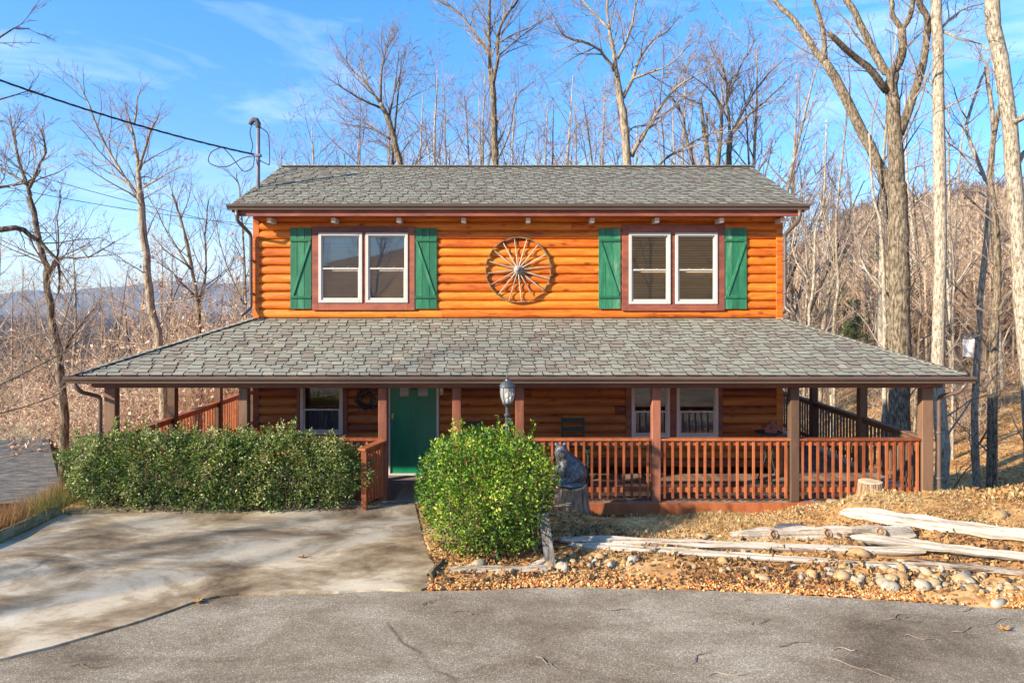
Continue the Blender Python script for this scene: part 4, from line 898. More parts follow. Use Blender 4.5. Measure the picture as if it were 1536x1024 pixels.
# ---------------------------------------------------------------- edging, rails, rocks
def rough_beam(p0,p1,w,h,mat,name,label,cat,seed,group=None,taper=.85,knots=0,bend=.02,segs=26,sides=8,splinter=True,sag=0):
    p0=Vector(p0); p1=Vector(p1); d=p1-p0; L_=d.length; t=thing(name,label,cat,tuple(p0),group)
    ang=d.to_track_quat('X','Z'); t.rotation_mode='QUATERNION'; t.rotation_quaternion=ang
    r=random.Random(seed); mb=MB(); v=[];Q=[]; T=[]; ph=[r.uniform(0,6) for _ in range(6)]
    cross=[(-.5,-.40),(-.1,-.5),(.46,-.46),(.5,.02),(.10,.5),(-.02,.36),(-.42,.34),(-.55,-.05)]
    cross=[(a+r.uniform(-.1,.1),b+r.uniform(-.1,.1)) for a,b in cross]; nc=len(cross)
    for i_ in range(segs+1):
        f=i_/segs; k=1+(taper-1)*f
        k*=(1+.06*math.sin(f*6+ph[0])+.03*math.sin(f*23+ph[1]))
        if splinter and (i_==0 or i_==segs): k*=.6
        if splinter and (i_==1 or i_==segs-1): k*=.88
        for j,(a,b) in enumerate(cross):
            fr=math.sin(f*31+j*2.7+ph[1])*.05
            lx=f*L_+(r.uniform(-.05,.05) if i_ in (0,segs) else 0)
            v.append((lx, (a+fr+.06*math.sin(f*9+j*2+ph[2]))*w*k+bend*math.sin(f*4+ph[3])*L_*.18, (b+fr+.05*math.sin(f*8+j*1.7+ph[4]))*h*k+bend*.15*math.sin(f*4+ph[5])-sag*4*f*(1-f)))
    for i_ in range(segs):
        for j in range(nc): Q.append((i_*nc+j,(i_+1)*nc+j,(i_+1)*nc+(j+1)%nc,i_*nc+(j+1)%nc))
    for j in range(1,nc-1): T.append((0,j,j+1)); T.append((segs*nc,segs*nc+j+1,segs*nc+j))
    mb.add(v,Q,T,r.random()); mb.build('beam',mat,t)
    for k_ in range(knots):
        f=(k_+.7)/(knots+.3); mb=MB()
        mb.lathe([(h*.42,0),(h*.36,.05),(h*.30,.055),(h*.22,.03),(h*.14,.045),(.0,.05)],k=12); o=mb.build('knot',M['stump'],t); o.location=(f*L_,-w*.35,h*.12); o.rotation_euler=(R(70),0,r.uniform(-.4,.4))
    return t
RG='weathered split rails lying in the bed'
def Gh(px,py,off=0):    # photo pixel onto the terrain
    D=(CZ)*F/(py-CY)
    for _ in range(30):
        x=(px-CX)*D/F; D=D*.5+.5*(CZ-gz(x,D)-off)*F/(py-CY)
    return ((px-CX)*D/F,D,gz((px-CX)*D/F,D)+off)
ow=M['oldwood']
def rail(a,b,w,h,label,seed,**k):
    return rough_beam(a,b,w,h,ow,'split_rail',label,'rail',seed,RG,**k)
rail(Gh(842,809,.06),Gh(1385,826,.07),.12,.12,'long split rail at the rear of the front pair, rotten brown at its right end',1,taper=.8)
rail(Gh(856,817,.03),Gh(1372,850,.03),.10,.085,'long thin split rail nearest the gravel, its left end beside the grey post',2,taper=.7)
rail(Gh(1350,841,.05),Gh(1625,866,.05),.12,.10,'split rail at the lower right running out of the picture beside the river rocks',3)
rail(Gh(1280,806,.10),Gh(1640,846,.10),.15,.12,'split rail crossing above the lower right rail, behind two amber rocks',4)
rail(Gh(1100,803,.07),Gh(1366,797,.09),.19,.19,'short thick knotty log with round branch stubs behind the front rails',5,knots=3,taper=.95)
rail(Gh(1264,768,.10),Gh(1640,816,.16),.20,.20,'uppermost split rail, thick cut end in front of the sawn stump',6,taper=.75)
rail(Gh(676,853,.05),Gh(824,850,.05),.09,.08,'short pale rail lying at the foot of the holly bush',7,taper=.9)
mb=MB(); 
pp=Gh(828,852,0); t=thing('fence_post','leaning grey split fence post at the right foot of the holly bush','post',(pp[0],pp[1],-.1))
mb=MB(); mb.beam((0,0,0),(-.10,.22,.78),.14,.10,.3,up=(0,1,0),taper=.9); mb.build('post',pmat('grey_post_wood',[(.3,(.06,.055,.05)),(.5,(.17,.16,.145)),(.7,(.30,.28,.24))],scale=3,stretch=(7,7,1),rough=.9,bump=.9,bdist=.02,fine=22),t)
mb=MB(); mb.beam((-.02,.1,.20),(-.26,-.02,.14),.09,.07,.8); mb.build('rail_stub',ow,t)
# dark timber at the head of the driveway and along its left side
rough_beam((-7.35,11.45,.03),(-2.5,11.98,.0),.22,.13,M['timber'],'landscape_timber','long low timber between the hedge and the head of the driveway','timber',8,'driveway edging timbers',taper=1,bend=.002,splinter=False)
rough_beam((-2.48,11.98,-.02),(-1.55,12.02,-.02),.16,.10,M['timber'],'landscape_timber','short timber laid across the foot of the entry steps','timber',9,'driveway edging timbers',taper=1,bend=.002,splinter=False)
rough_beam((-7.52,11.42,.05),(-7.60,5.5,.05),.24,.20,M['timber'],'landscape_timber','mossy timber along the left edge of the driveway','timber',10,'driveway edging timbers',taper=1,bend=.002,splinter=False)
rough_beam((-.86,9.25,.03),(-.98,8.75,.03),.09,.07,M['timber'],'landscape_timber','short brown timber stub at the corner of the gravel below the bush','timber',12,'driveway edging timbers',taper=1,bend=.002,splinter=False)
# river rocks
def rockmesh(seed):
    r=random.Random(seed); mb=MB(); k,n_=10,7; v=[];Q=[]
    ph=[r.uniform(0,6) for _ in range(6)]; fl=r.uniform(.45,.75); el=r.uniform(.65,.95)
    for i_ in range(n_+1):
        p=math.pi*i_/n_
        for j in range(k):
            a=2*math.pi*j/k; w=1+.12*math.sin(2*a+ph[0])+.09*math.sin(3*a+ph[1]+p)+.07*math.sin(4*p+ph[2])
            v.append((math.sin(p)*math.cos(a)*w,math.sin(p)*math.sin(a)*w*el,math.cos(p)*fl*w))
    for i_ in range(n_):
        for j in range(k): Q.append((i_*k+j,(i_+1)*k+j,(i_+1)*k+(j+1)%k,i_*k+(j+1)%k))
    return v,Q
rocksrc=[]
for s_ in range(10):
    v,Q=rockmesh(s_+50); mb=MB(); mb.add(v,Q,None,[.05,.35,.5,.55,.62,.7,.78,.85,.3,.95][s_]); o=mb.build('river_rock',M['rock'],smooth=True); rocksrc.append(o)
named=[(1255,757,.20,.55,'large flat tan rock at the left end of the uppermost rail',2),(1187,800,.22,.0,'x',0)]
used=set()
def put_rock(si,loc,s,rz,label,group=None,sc=(1,1,1)):
    if si in used: o=rocksrc[si].copy(); COL.objects.link(o)
    else: o=rocksrc[si]; used.add(si)
    o.location=loc; o.scale=(s*sc[0],s*sc[1],s*sc[2]); o.rotation_euler=(rng.uniform(-.2,.2),rng.uniform(-.2,.2),rz); o['label']=label; o['category']='rock'
    if group: o['group']=group
    return o
for (px,py,s,si,lab) in [(1252,757,.17,4,'large flat tan rock at the left end of the uppermost split rail'),(1418,826,.10,3,'amber rock above the lower right rail, left of another amber rock'),
    (1462,829,.11,4,'amber rock above the lower right rail, the right one of two'),(1498,906,.11,9,'whitish rounded rock at the asphalt edge near the right border'),
    (1335,882,.12,7,'pale flat river rock at the gravel edge right of centre'),(1500,775,.13,2,'amber rock on the mound above the uppermost rail at the right'),
    (1288,832,.13,1,'lumpy tan rock wedged between the front split rails'),(770,858,.07,9,'small white stone in front of the bush rail'),(752,860,.08,6,'cream stone beside the small white stone by the bush'),
    (1055,805,.09,3,'small amber rock left of the knotty log'),(1445,868,.16,5,'broad grey rock among the river rocks at the right'),(1395,876,.13,3,'orange tinted rock among the river rocks at the right'),
    (1345,868,.14,1,'long brown river rock below the middle of the lower rail'),(1145,868,.10,3,'yellow rock in the leaves below the front rail')]:
    l=Gh(px,py,0); put_rock(si,(l[0],l[1],l[2]+s*.1),s,rng.uniform(-.5,.5),lab,sc=(1.1,.9,.8))
sl_=Gh(1184,790,.03); mb=MB(); v,Q=rockmesh(91); mb.add(v,Q); o=mb.build('slate_rock',M['slate'],smooth=False); o.location=sl_; o.scale=(.24,.12,.07); tag(o,'dark grey slate lying behind the knotty log','rock')
for i_ in range(170):
    px=rng.uniform(700,1530) if i_<70 else rng.uniform(1200,1535); f=(px-640)/900
    lo=np.interp(px,[650,870,1100,1536],[862,858,866,900])-4; hi=np.interp(px,[650,870,1100,1300,1536],[852,832,845,850,858])
    py=rng.uniform(hi,lo); l=Gh(px,py,0); s=rng.uniform(.025,.06) if rng.random()<.8 else rng.uniform(.06,.10)
    put_rock(rng.randrange(10),(l[0],l[1],l[2]+s*.30),s,rng.uniform(0,6),'rounded river rock in the stony strip between the split rails and the asphalt','river rocks along the asphalt edge')
# amber gravel
mb=MB(); ico=np.array([(0,0,1),(1,0,0),(0,1,0),(-1,0,0),(0,-1,0),(0,0,-1)],float); tf=np.array([(0,1,2),(0,2,3),(0,3,4),(0,4,1),(5,2,1),(5,3,2),(5,4,3),(5,1,4)])
n_=5200; gx=nr.uniform(-1,7.2,n_); gy=bedge(gx)+np.abs(nr.normal(size=n_))*.22*np.where(gx>3,1.3,1)-.03
clmp=np.sin(gx*2.1)+.7*np.sin(gx*5.3+1)+.5*np.sin(gx*11); keep=(clmp+nr.normal(size=n_)*.9>-.6); gx,gy=gx[keep],gy[keep]; n_=len(gx)
gzv=height(gx,gy); s=nr.uniform(.010,.024,n_); rot=nr.normal(size=(n_,3))*.25
jit=1+nr.uniform(-.3,.3,(n_,6,1)); V=ico[None]*jit*s[:,None,None]*np.array([1.1,1,.8]); V=V+np.stack([gx,gy,gzv+s*.4],1)[:,None,:]
T=(tf[None]+np.arange(n_)[:,None,None]*6).reshape(-1,3); mb.add(V.reshape(-1,3),None,T,np.repeat(nr.random(n_),6)); o=mb.build('gravel',M['gravel']); o['kind']='stuff'; tag(o,'amber pea gravel spilled along the edge of the asphalt','gravel')
# leaf litter in the bed and beyond
n_=42000; lx=nr.uniform(-1.6,10.5,n_); ly=nr.uniform(8.3,12.4,n_); keep=(ly>bedge(lx)+.02+.25*nr.random(n_)**2)&(lx>np.interp(ly,[8.4,9.1,10.2,12.0],[-.93,-.95,-1.25,-1.62]))&~((lx>.5)&(lx<7.6)&(ly>12.05))
dens=.55+.5*np.sin(lx*1.7+ly*2.3)+.35*np.sin(lx*4.1-ly*3.9); moss=(lx>1.3)&(lx<3.6)&(ly>10.4); keep&=(nr.random(n_)<np.clip(dens+.35,.15,1))&(~moss|(nr.random(n_)<.25)); lx,ly=lx[keep],ly[keep]
pos=np.stack([lx,ly,height(lx,ly)+nr.uniform(0,.03,len(lx))],1); tn=np.clip(.36+.30*sm(ly,9.7,10.5)*sm(lx,1,2.5)+.24*nr.normal(size=len(lx))+.22*np.sin(lx*1.3+.6)*np.sin(ly*2.4)+.1*np.sin(lx*5.3+ly*4),0,1)
o=leaves(pos,.058*nr.choice([.5,.8,1.15,1.6],len(lx),p=[.3,.35,.25,.1])*(1-.32*sm(ly,9.7,10.4)),M['leaf_dead'],'leaf_litter',up=.12,wid=.62,fold=.35,tint=tn); o['kind']='stuff'; tag(o,'fallen orange and tan leaves covering the bed','leaf litter')
n_=52000; lx=nr.uniform(1.0,9,n_); ly=nr.uniform(9.3,12.3,n_); keep=((lx<4)|(nr.random(n_)<.6))&(nr.random(n_)<.5+.5*np.sin(lx*2.2+ly*3)); lx,ly=lx[keep],ly[keep]
pos=np.stack([lx,ly,height(lx,ly)-.005],1); o=leaves(pos,.075,M['straw'],'dry_grass',up=.5,wid=.09,fold=.1,tip=.05); o['kind']='stuff'; tag(o,'matted dry grass and moss on the bed below the deck','dry grass')
n_=60000; rr=13.5+nr.random(n_)**1.2*75; aa=nr.uniform(.26,.80,n_); lx=rr*np.sin(aa); ly=rr*np.cos(aa); keep=~((lx<7.9)&(ly<21)); lx,ly,rr=lx[keep],ly[keep],rr[keep]
pos=np.stack([lx,ly,height(lx,ly)+.02],1); o=leaves(pos,.10,M['leaf_dead'],'hillside_leaf_litter',up=.2,wid=.75,fold=.4,tint=np.clip(.45+.25*nr.normal(size=len(lx)),0,1)); o['kind']='stuff'; tag(o,'orange fallen leaves on the slope under the right hand trees','leaf litter')
# twigs and leaves on the paving
for i_,(px,py,L_) in enumerate([(1112,898,.5),(1345,925,.45),(1360,930,.3),(1140,934,.25),(1448,945,.35),(1195,965,.4),(1272,975,.3),(1290,1003,.6),(1050,985,.4),(1095,1012,.45),(1450,915,.3),(1500,930,.4),(700,920,.3),(820,995,.3),(640,905,.2),(130,1000,.35),(1385,958,.3),(930,915,.25)]):
    D=(CZ+.012)*F/(py-CY); x=(px-CX)*D/F; a=rng.uniform(-.8,.8); pts=[]; 
    for j in range(7): f=j/6; pts.append((x+L_*(f-.5)*math.cos(a)+.03*math.sin(f*5+i_),D+L_*(f-.5)*math.sin(a)+.03*math.sin(f*9+i_*2),-.004+.01*math.sin(f*7)**2))
    mb=MB(); mb.tube(pts,[.0045]*5+[.003,.002],5,rng.random()); b_=pts[3]; mb.tube([b_,(b_[0]+.08,b_[1]+.05,.01)],[.004,.002],4)
    tag(mb.build('twig',M['twig']),'fallen bare twig lying on the grey asphalt','twig','twigs scattered on the asphalt')
for (px,py,lab) in [(453,837,'single orange leaf lying in the middle of the concrete driveway'),(296,903,'orange leaf caught in the joint between concrete and asphalt'),(1506,944,'orange leaf on the asphalt near the right border')]:
    D=CZ*F/(py-CY); x=(px-CX)*D/F; mb=MB(); v=[(0,0,.01)]
    for j in range(15): a=j*2*math.pi/15; r=.075*(1 if j%3==0 else .5 if j%3==1 else .62); v.append((r*math.cos(a),r*math.sin(a),.012+.022*(j%3==0)))
    mb.add(v,None,[(0,j,j%15+1) for j in range(1,16)],.35); o=mb.build('fallen_leaf',M['leaf_dead']); o.location=(x,D,.008); o.rotation_euler=(.1,.1,rng.uniform(0,6)); tag(o,lab,'leaf')
# russet grass clump left of the driveway
for (c,n_,h_,mat,lab) in [((-8.35,10.7),6500,.50,M['grass_red'],'russet ornamental grass clump beyond the left edge of the driveway'),((-7.75,11.5),700,.45,M['grass_green'],'small green grass tuft at the left end of the hedge'),((-8.3,12.3),3500,.55,M['grass_red'],'pinkish dry grass tuft below the left end of the hedge')]:
    gx=c[0]+nr.normal(size=n_)*.30; gy=c[1]+nr.normal(size=n_)*.32; pos=np.stack([gx,gy,height(gx,gy)],1)
    o=leaves(pos,h_,mat,'ornamental_grass',up=1.9,wid=.009,fold=.01,spread=.55,tip=.01); tag(o,lab,'grass clump')

# ---------------------------------------------------------------- bare trees
def vn(d): l=math.sqrt(d[0]*d[0]+d[1]*d[1]+d[2]*d[2])+1e-9; return (d[0]/l,d[1]/l,d[2]/l)
def perp_dir(d,ang,r):
    a=(r.gauss(0,1),r.gauss(0,1),r.gauss(0,1)); dp=a[0]*d[0]+a[1]*d[1]+a[2]*d[2]; a=vn((a[0]-d[0]*dp,a[1]-d[1]*dp,a[2]-d[2]*dp))
    c,s=math.cos(ang),math.sin(ang); return (d[0]*c+a[0]*s,d[1]*c+a[1]*s,d[2]*c+a[2]*s)
def branch(mb,p,d,L_,r0,lev,P_,r,hv=None):
    seg=P_['seg'][lev]; st=L_/seg; pts=[p]; rad=[r0]; ds=[d]; rmin=P_['rmin']
    for i_ in range(seg):
        w=P_['wig'][lev]; d=vn((d[0]+r.gauss(0,w),d[1]+r.gauss(0,w),d[2]+r.gauss(0,w)+P_['up'])); p=(p[0]+d[0]*st,p[1]+d[1]*st,p[2]+d[2]*st)
        pts.append(p); ds.append(d); f=(i_+1)/seg; rad.append(max(r0*(1-f*.75),rmin*(1-.45*f)))
    (mb if (hv is None or r0<.05) else hv).tube(pts,rad,(8,5,4,3,3)[lev] if lev<5 else 3,r.random())
    if lev<P_['max']: spawn(mb,pts,rad,lev,P_,r,L_,hv)
def spawn(mb,pts,rad,lev,P_,r,L_,hv=None,t0=.18,count=None):
    k=count if count is not None else P_['k'][lev]; n_=len(pts)-1
    for j in range(k):
        f=t0+(1-t0)*((j+r.random())/max(k,1)); f=min(f,.995); x=f*n_; i_=int(x); q_=x-i_; a,b=pts[i_],pts[i_+1]
        p=(a[0]+(b[0]-a[0])*q_,a[1]+(b[1]-a[1])*q_,a[2]+(b[2]-a[2])*q_); d=vn((b[0]-a[0],b[1]-a[1],b[2]-a[2])); rr=rad[i_]*(1-q_)+rad[i_+1]*q_
        d2=perp_dir(d,r.uniform(.45,1.0),r); L2=L_*P_['ratio'][lev]*(1.15-.65*f)*r.uniform(.6,1.25)
        if L2<.12: continue
        branch(mb,p,vn((d2[0],d2[1],d2[2]+.12)),L2,max(min(rr*.55,L2*.0115+.003),P_['rmin']),lev+1,P_,r,hv)
def PP(**k):
    d=dict(seg=(8,6,5,4,3),wig=(.05,.10,.13,.16,.18),up=.035,rmin=.006,max=3,k=(14,7,5,3,0),ratio=(.34,.5,.5,.5)); d.update(k); return d
def make_template(seed,h,r0,P_,crown0=.35,fork=False,lean=0):
    r=random.Random(seed); hv=MB(); tw=MB(); pts=[(0,0,-1.0)]; rad=[r0*1.15]; d=(r.uniform(-1,1)*lean,r.uniform(-1,1)*lean,1.0); n_=12; p=pts[0]
    for i_ in range(n_):
        d=vn((d[0]+r.gauss(0,.035),d[1]+r.gauss(0,.035),d[2]+.03)); st=(h+1)/n_; p=(p[0]+d[0]*st,p[1]+d[1]*st,p[2]+d[2]*st); pts.append(p); rad.append(max(r0*(1-.88*((i_+1)/n_)**1.1),.012))
    hv.tube(pts,rad,9,r.random()); spawn(tw,pts,rad,0,P_,r,h,hv,t0=crown0)
    if fork:
        for _ in range(r.choice((1,2))):
            i_=r.randint(3,6); b=pts[i_]; branch(tw,b,vn((r.uniform(-.5,.5),r.uniform(-.5,.5),1)),h*.55,rad[i_]*.7,0,P_,r,hv)
    return hv,tw
def bare_tree(hv,tw,loc,label,bark,twig,group=None,name='bare_tree'):
    t=thing(name,label,'tree',loc,group); hv.build('trunk',bark,t,smooth=True); 
    tw.build('crown',twig,t); return t
def hero(name,label,limbs,D,P_,bark='bark',twig='twig',seed=1,tw_k=(9,),dslope=True,group=None,rs=1.0):
    """limbs: list of (pixel points [(x,y)...], r_start, r_end, twig count, depth drift)"""
    r=random.Random(seed); hv=MB(); tw=MB(); base=None; tcon=r.uniform(.3,.7)
    for (pp_,ra,rb,cnt,dd) in limbs:
        n_=len(pp_); P0=[]
        # resample with a spline so that limbs bend softly
        ps=[P(px,py,D+dd*(i_/(n_-1))) for i_,(px,py) in enumerate(pp_)]
        if base is None: base=ps[0]
        out=[]; 
        for i_ in range(n_-1):
            a=ps[max(i_-1,0)];b=ps[i_];c=ps[i_+1];d=ps[min(i_+2,n_-1)]
            for k_ in range(3):
                t_=k_/3; out.append(tuple(.5*((2*b[q_])+(-a[q_]+c[q_])*t_+(2*a[q_]-5*b[q_]+4*c[q_]-d[q_])*t_*t_+(-a[q_]+3*b[q_]-3*c[q_]+d[q_])*t_**3) for q_ in range(3)))
        out.append(ps[-1]); m_=len(out)-1; ra*=.86*rs; rb*=.8*rs
        out=[(x-base[0]+r.gauss(0,.012),y-base[1]+r.gauss(0,.03),z-base[2]) for x,y,z in out]
        rad=[ra+(rb-ra)*(i_/m_)**.8 for i_ in range(m_+1)]; rad=[q_*(1+r.uniform(-.05,.05)) for q_ in rad]
        hv.tube(out,rad,10 if ra>.08 else 6,tcon)
        L_=sum((Vector(out[i_+1])-Vector(out[i_])).length for i_ in range(m_))
        if cnt: spawn(tw,out,rad,0,dict(P_,ratio=(min(.6,P_['len']/max(L_,.5)),)+P_['ratio'][1:]),r,L_,hv,t0=.12,count=cnt)
    t=thing(name,label,'tree',base,group); hv.build('trunk',M[bark],t,smooth=True)
    if tw.tb or tw.V: tw.build('crown',M[twig],t)
    return t
def cp(sc,ox,oy,pts): return [(ox+x*sc,oy+y*sc) for x,y in pts]
B=lambda *p: cp(.2604,400,0,p)      # crops used to read the coordinates
C=lambda *p: cp(.2604,780,0,p)
E5=lambda *p: cp(.293,1136,0,p)
E6=lambda *p: cp(.2734,1136,280,p)
A1=lambda *p: cp(.293,0,0,p)
A2=lambda *p: cp(.293,0,280,p)
FP=PP(rmin=.006,max=3,k=(10,6,4,0),len=2.7,ratio=(.3,.5,.5,.5))
s30=30/F
hero('bare_tree','tall dark tree behind the middle of the roof, forking high above the ridge',[
 (B((1318,1300),(1316,970),(1310,700),(1300,500),(1290,400)),.21,.15,4,0),
 (B((1290,400),(1275,310),(1200,200),(1120,90),(1000,0),(900,-60)),.10,.03,16,1.5),
 (B((1290,400),(1280,200),(1285,0),(1280,-150)),.11,.05,12,-.5),
 (B((1302,500),(1330,350),(1335,200),(1390,80),(1450,0),(1500,-90)),.11,.04,14,-1.5),
 (B((1330,260),(1400,210),(1536,150),(1600,100)),.05,.02,10,-1),
 (B((1340,330),(1430,280),(1510,260)),.035,.015,7,1),
 (B((1318,900),(1200,700),(1080,560)),.04,.012,10,1.5),(B((1318,950),(1400,760),(1440,560),(1536,470)),.05,.015,10,-1.5)],30,FP,seed=1)
hero('bare_tree','broad crowned tree behind the roof, right of its centre, with a long limb leaning right',[
 (C((628,1300),(620,970),(600,700),(575,560),(555,430)),.25,.16,3,0),
 (C((555,430),(540,300),(510,150),(500,0),(490,-150)),.13,.04,14,.8),
 (C((545,410),(460,290),(360,240),(250,200),(195,110)),.09,.02,16,-1.5),
 (C((515,170),(420,70),(360,0),(300,-90)),.07,.025,12,1.5),
 (C((560,340),(630,200),(670,0),(680,-120)),.08,.025,12,-1.2),
 (C((595,560),(650,450),(700,320),(770,230),(850,180),(920,90)),.11,.02,16,1.4),
 (C((650,455),(740,420),(850,380),(940,300),(985,235)),.07,.015,12,-1.6),
 (C((640,900),(740,730),(850,560),(950,470),(1095,395)),.12,.02,14,-2),
 (C((740,425),(850,495),(1000,590)),.04,.012,8,1),
 (C((470,315),(370,312),(300,312)),.04,.012,7,-1),(C((630,760),(660,730),(740,720),(860,722)),.05,.012,8,1),(C((570,600),(480,560),(460,480)),.03,.01,7,1)],29,FP,seed=2)
hero('bare_tree','many forked tree behind the left part of the roof, leaning left',[
 (B((790,1300),(770,970),(740,830),(700,690),(655,595)),.20,.13,4,0),
 (B((655,595),(570,480),(480,390),(455,320)),.09,.02,16,1),
 (B((655,590),(665,400),(690,280),(745,200)),.09,.02,16,-1),
 (B((702,690),(740,500),(762,290)),.08,.02,14,1.4),
 (B((650,620),(560,580),(440,510),(405,450)),.07,.015,14,-1.4),
 (B((712,800),(600,730),(490,660),(420,570)),.07,.015,14,1.2),(B((745,880),(620,820),(420,770)),.05,.012,14,1)],31,FP,seed=3)
hero('bare_tree','spreading multi limbed tree above the right part of the ridge',[
 (C((1200,1200),(1200,960),(1212,780)),.20,.15,2,0),
 (C((1212,780),(1330,560),(1430,430),(1536,330)),.10,.02,16,1),(C((1212,790),(1300,680),(1440,560),(1560,440)),.09,.02,14,-1.2),
 (C((1210,760),(1195,600),(1180,420),(1110,300),(1090,240)),.09,.02,16,1),(C((1200,560),(1260,400),(1330,280),(1350,230)),.07,.018,14,-1),
 (C((1190,470),(1110,380),(1020,330)),.05,.015,10,1),(C((1205,700),(1130,560),(1050,480),(920,400)),.06,.015,12,-1.5)],32,FP,seed=4)
hero('bare_tree','twin trunk tree directly behind the ridge, left of the spreading one',[
 (C((1145,1200),(1140,960),(1160,750),(1160,640)),.15,.10,2,0),(C((1160,640),(1110,480),(1090,330)),.07,.02,12,1),(C((1160,650),(1200,520),(1230,420)),.07,.02,12,-1),
 (C((1140,820),(1100,700),(1080,640)),.06,.02,8,.6)],33,FP,seed=5)
hero('snag_tree','broken topped dead tree behind the ridge with jagged stub',[
 (C((1092,1200),(1085,960),(1060,760),(1042,570)),.17,.09,3,0),(C((1085,960),(1075,800),(1078,655)),.10,.07,3,.5),(C((1042,600),(960,570),(890,545)),.05,.015,8,1)],31,FP,seed=6)
hero('bare_tree','leaning tree behind the ridge with a long branch arching right over its neighbours',[
 (C((1010,1200),(1000,960),(960,800),(930,640),(860,550)),.13,.03,14,0),(C((780,990),(830,920),(940,855),(1050,788),(1180,740),(1220,680)),.08,.03,12,-2)],30,FP,seed=7)
# right hand group, nearer
NP=PP(rmin=.0065,max=3,k=(9,5,3,0),len=3.0,ratio=(.3,.5,.5,.5))
hero('bare_tree','biggest tree on the right, heavy trunk forking into many thick limbs',[
 (E6((790,1750),(785,920),(778,500),(775,250),(770,60),(765,-20)),.30,.26,4,0),
 (E5((720,1040),(712,850),(700,650),(690,480),(688,370)),.24,.17,5,0),
 (E5((688,372),(640,350),(580,230),(520,110),(460,0),(420,-80)),.13,.08,9,1),
 (E5((692,365),(740,290),(742,145)),.14,.11,4,-.6),(E5((742,150),(700,90),(682,0),(670,-80)),.08,.06,5,0),(E5((744,150),(782,80),(800,0),(820,-80)),.08,.06,5,-.6),
 (E5((662,465),(560,340),(450,250),(362,168)),.11,.07,7,-1.2),
 (E5((725,690),(790,520),(850,330),(872,120),(835,20),(820,-70)),.14,.07,10,-1.2),
 (E5((745,270),(850,160),(940,155)),.03,.012,6,1)],25.5,NP,rs=1.55,seed=8,bark='bark')
hero('bare_tree','second stem leaning far left from the foot of the biggest right hand tree',[
 (E6((700,1700),(735,880),(738,600),(736,200),(728,60)),.19,.18,3,0),(E5((698,1070),(640,880),(540,680),(430,460),(345,315)),.18,.13,9,0),
 (E5((345,315),(290,250),(200,120),(100,10),(60,-50)),.11,.05,12,1),(E5((345,310),(342,180),(292,0),(280,-70)),.08,.05,8,-.8)],26.8,NP,rs=1.55,seed=9,bark='bark')
hero('bare_tree','straight tall trunk right of the biggest tree, rising out of the picture',[
 ([(1416,900),(1415,745),(1411,640),(1408,540),(1409,300),(1408,120),(1404,0),(1402,-60)],.20,.135,10,0),
 (E5((930,155),(1000,90),(1070,40),(1160,20)),.04,.015,8,1),(E5((945,160),(1030,200),(1180,250),(1230,480)),.045,.012,9,-1),(E5((920,470),(850,390),(720,350)),.035,.012,6,1),(E5((950,560),(1050,510),(1180,430)),.03,.01,6,-1)],24.5,NP,rs=1.55,seed=10,bark='bark_pale')
hero('bare_tree','thick pale trunk at the right border leaning out of the picture',[
 ([(1560,900),(1552,700),(1542,560),(1532,450),(1524,300),(1508,140),(1487,0),(1478,-60)],.22,.17,8,0),
 (E5((1300,590),(1330,620),(1400,560),(1500,500)),.09,.05,8,-1),(E5((1330,830),(1420,720),(1500,660)),.08,.04,8,1)],23.5,NP,rs=1.55,seed=11,bark='bark_pale')
hero('bare_tree','slender greenish trunk between the two tall right hand trunks, left one',[
 ([(1466,900),(1465,745),(1462,620),(1468,500),(1480,350),(1486,280),(1490,200),(1480,100)],.115,.06,12,0),
 (E5((1192,965),(1150,880),(1080,700),(1080,600),(1150,400),(1190,300)),.06,.03,10,1)],26,NP,rs=1.55,seed=12,bark='bark_pale')
hero('bare_tree','straight brown trunk standing just left of the right border trunk',[
 ([(1487,900),(1488,745),(1490,560),(1494,440),(1492,330),(1485,260),(1500,150)],.16,.06,12,0),(E6((1400,560),(1340,660),(1335,700)),.06,.05,4,-1)],25,NP,rs=1.55,seed=13)
for i_,(lab,pts,ra,D,bk) in enumerate([
 ('pale slim trunk just right of the cabin corner, twisting up past the eave',[(1222,760),(1214,500),(1220,430),(1222,350),(1235,300),(1240,180)],.085,20,'bark_pale'),
 ('pale trunk right of the cabin with torn orange base',[(1206,760),(1207,490),(1212,430),(1206,340),(1200,250)],.08,21,'bark_pale'),
 ('slim white trunk between the cabin and the biggest tree',[(1250,760),(1252,500),(1257,420),(1253,350),(1262,250),(1275,130)],.085,19,'bark_pale'),
 ('dark leaning trunk crossing behind the white trunk right of the cabin',[(1225,760),(1235,490),(1262,390),(1290,345),(1320,320)],.13,23,'bark'),
 ('smooth white trunk touching the left side of the biggest tree',[(1330,760),(1328,520),(1326,440),(1322,350),(1310,290),(1304,200)],.10,17.5,'bark_pale'),
 ('thin trunk midway between the biggest tree and the straight tall trunk',[(1428,760),(1428,560),(1431,430),(1434,330),(1440,240),(1448,160)],.075,22,'bark_pale'),
 ('slim trunk behind the foot of the straight tall trunk',[(1374,800),(1372,640),(1376,560),(1380,420),(1370,300)],.09,19,'bark'),
 ('dark trunk seen under the porch roof at the right end of the porch',[(1345,800),(1343,640),(1340,560)],.13,22,'bark'),
 ('white trunk seen between the porch posts at the right',[(1248,800),(1247,600),(1245,520)],.11,24,'bark_pale')]):
    ra*=.8; hero('bare_tree',lab,[(pts,ra,ra*.35,12,0)]+([(  [pts[2],(pts[2][0]+rng.uniform(-40,40),pts[2][1]-60),(pts[2][0]+rng.uniform(-60,60),pts[2][1]-130)],ra*.5,.02,12,1)] if len(pts)>3 else []),D*1.5,NP,rs=1.55,seed=30+i_,bark=bk)
LP=PP(rmin=.004,max=3,k=(10,6,4,0),len=2.0,ratio=(.3,.5,.5,.5))
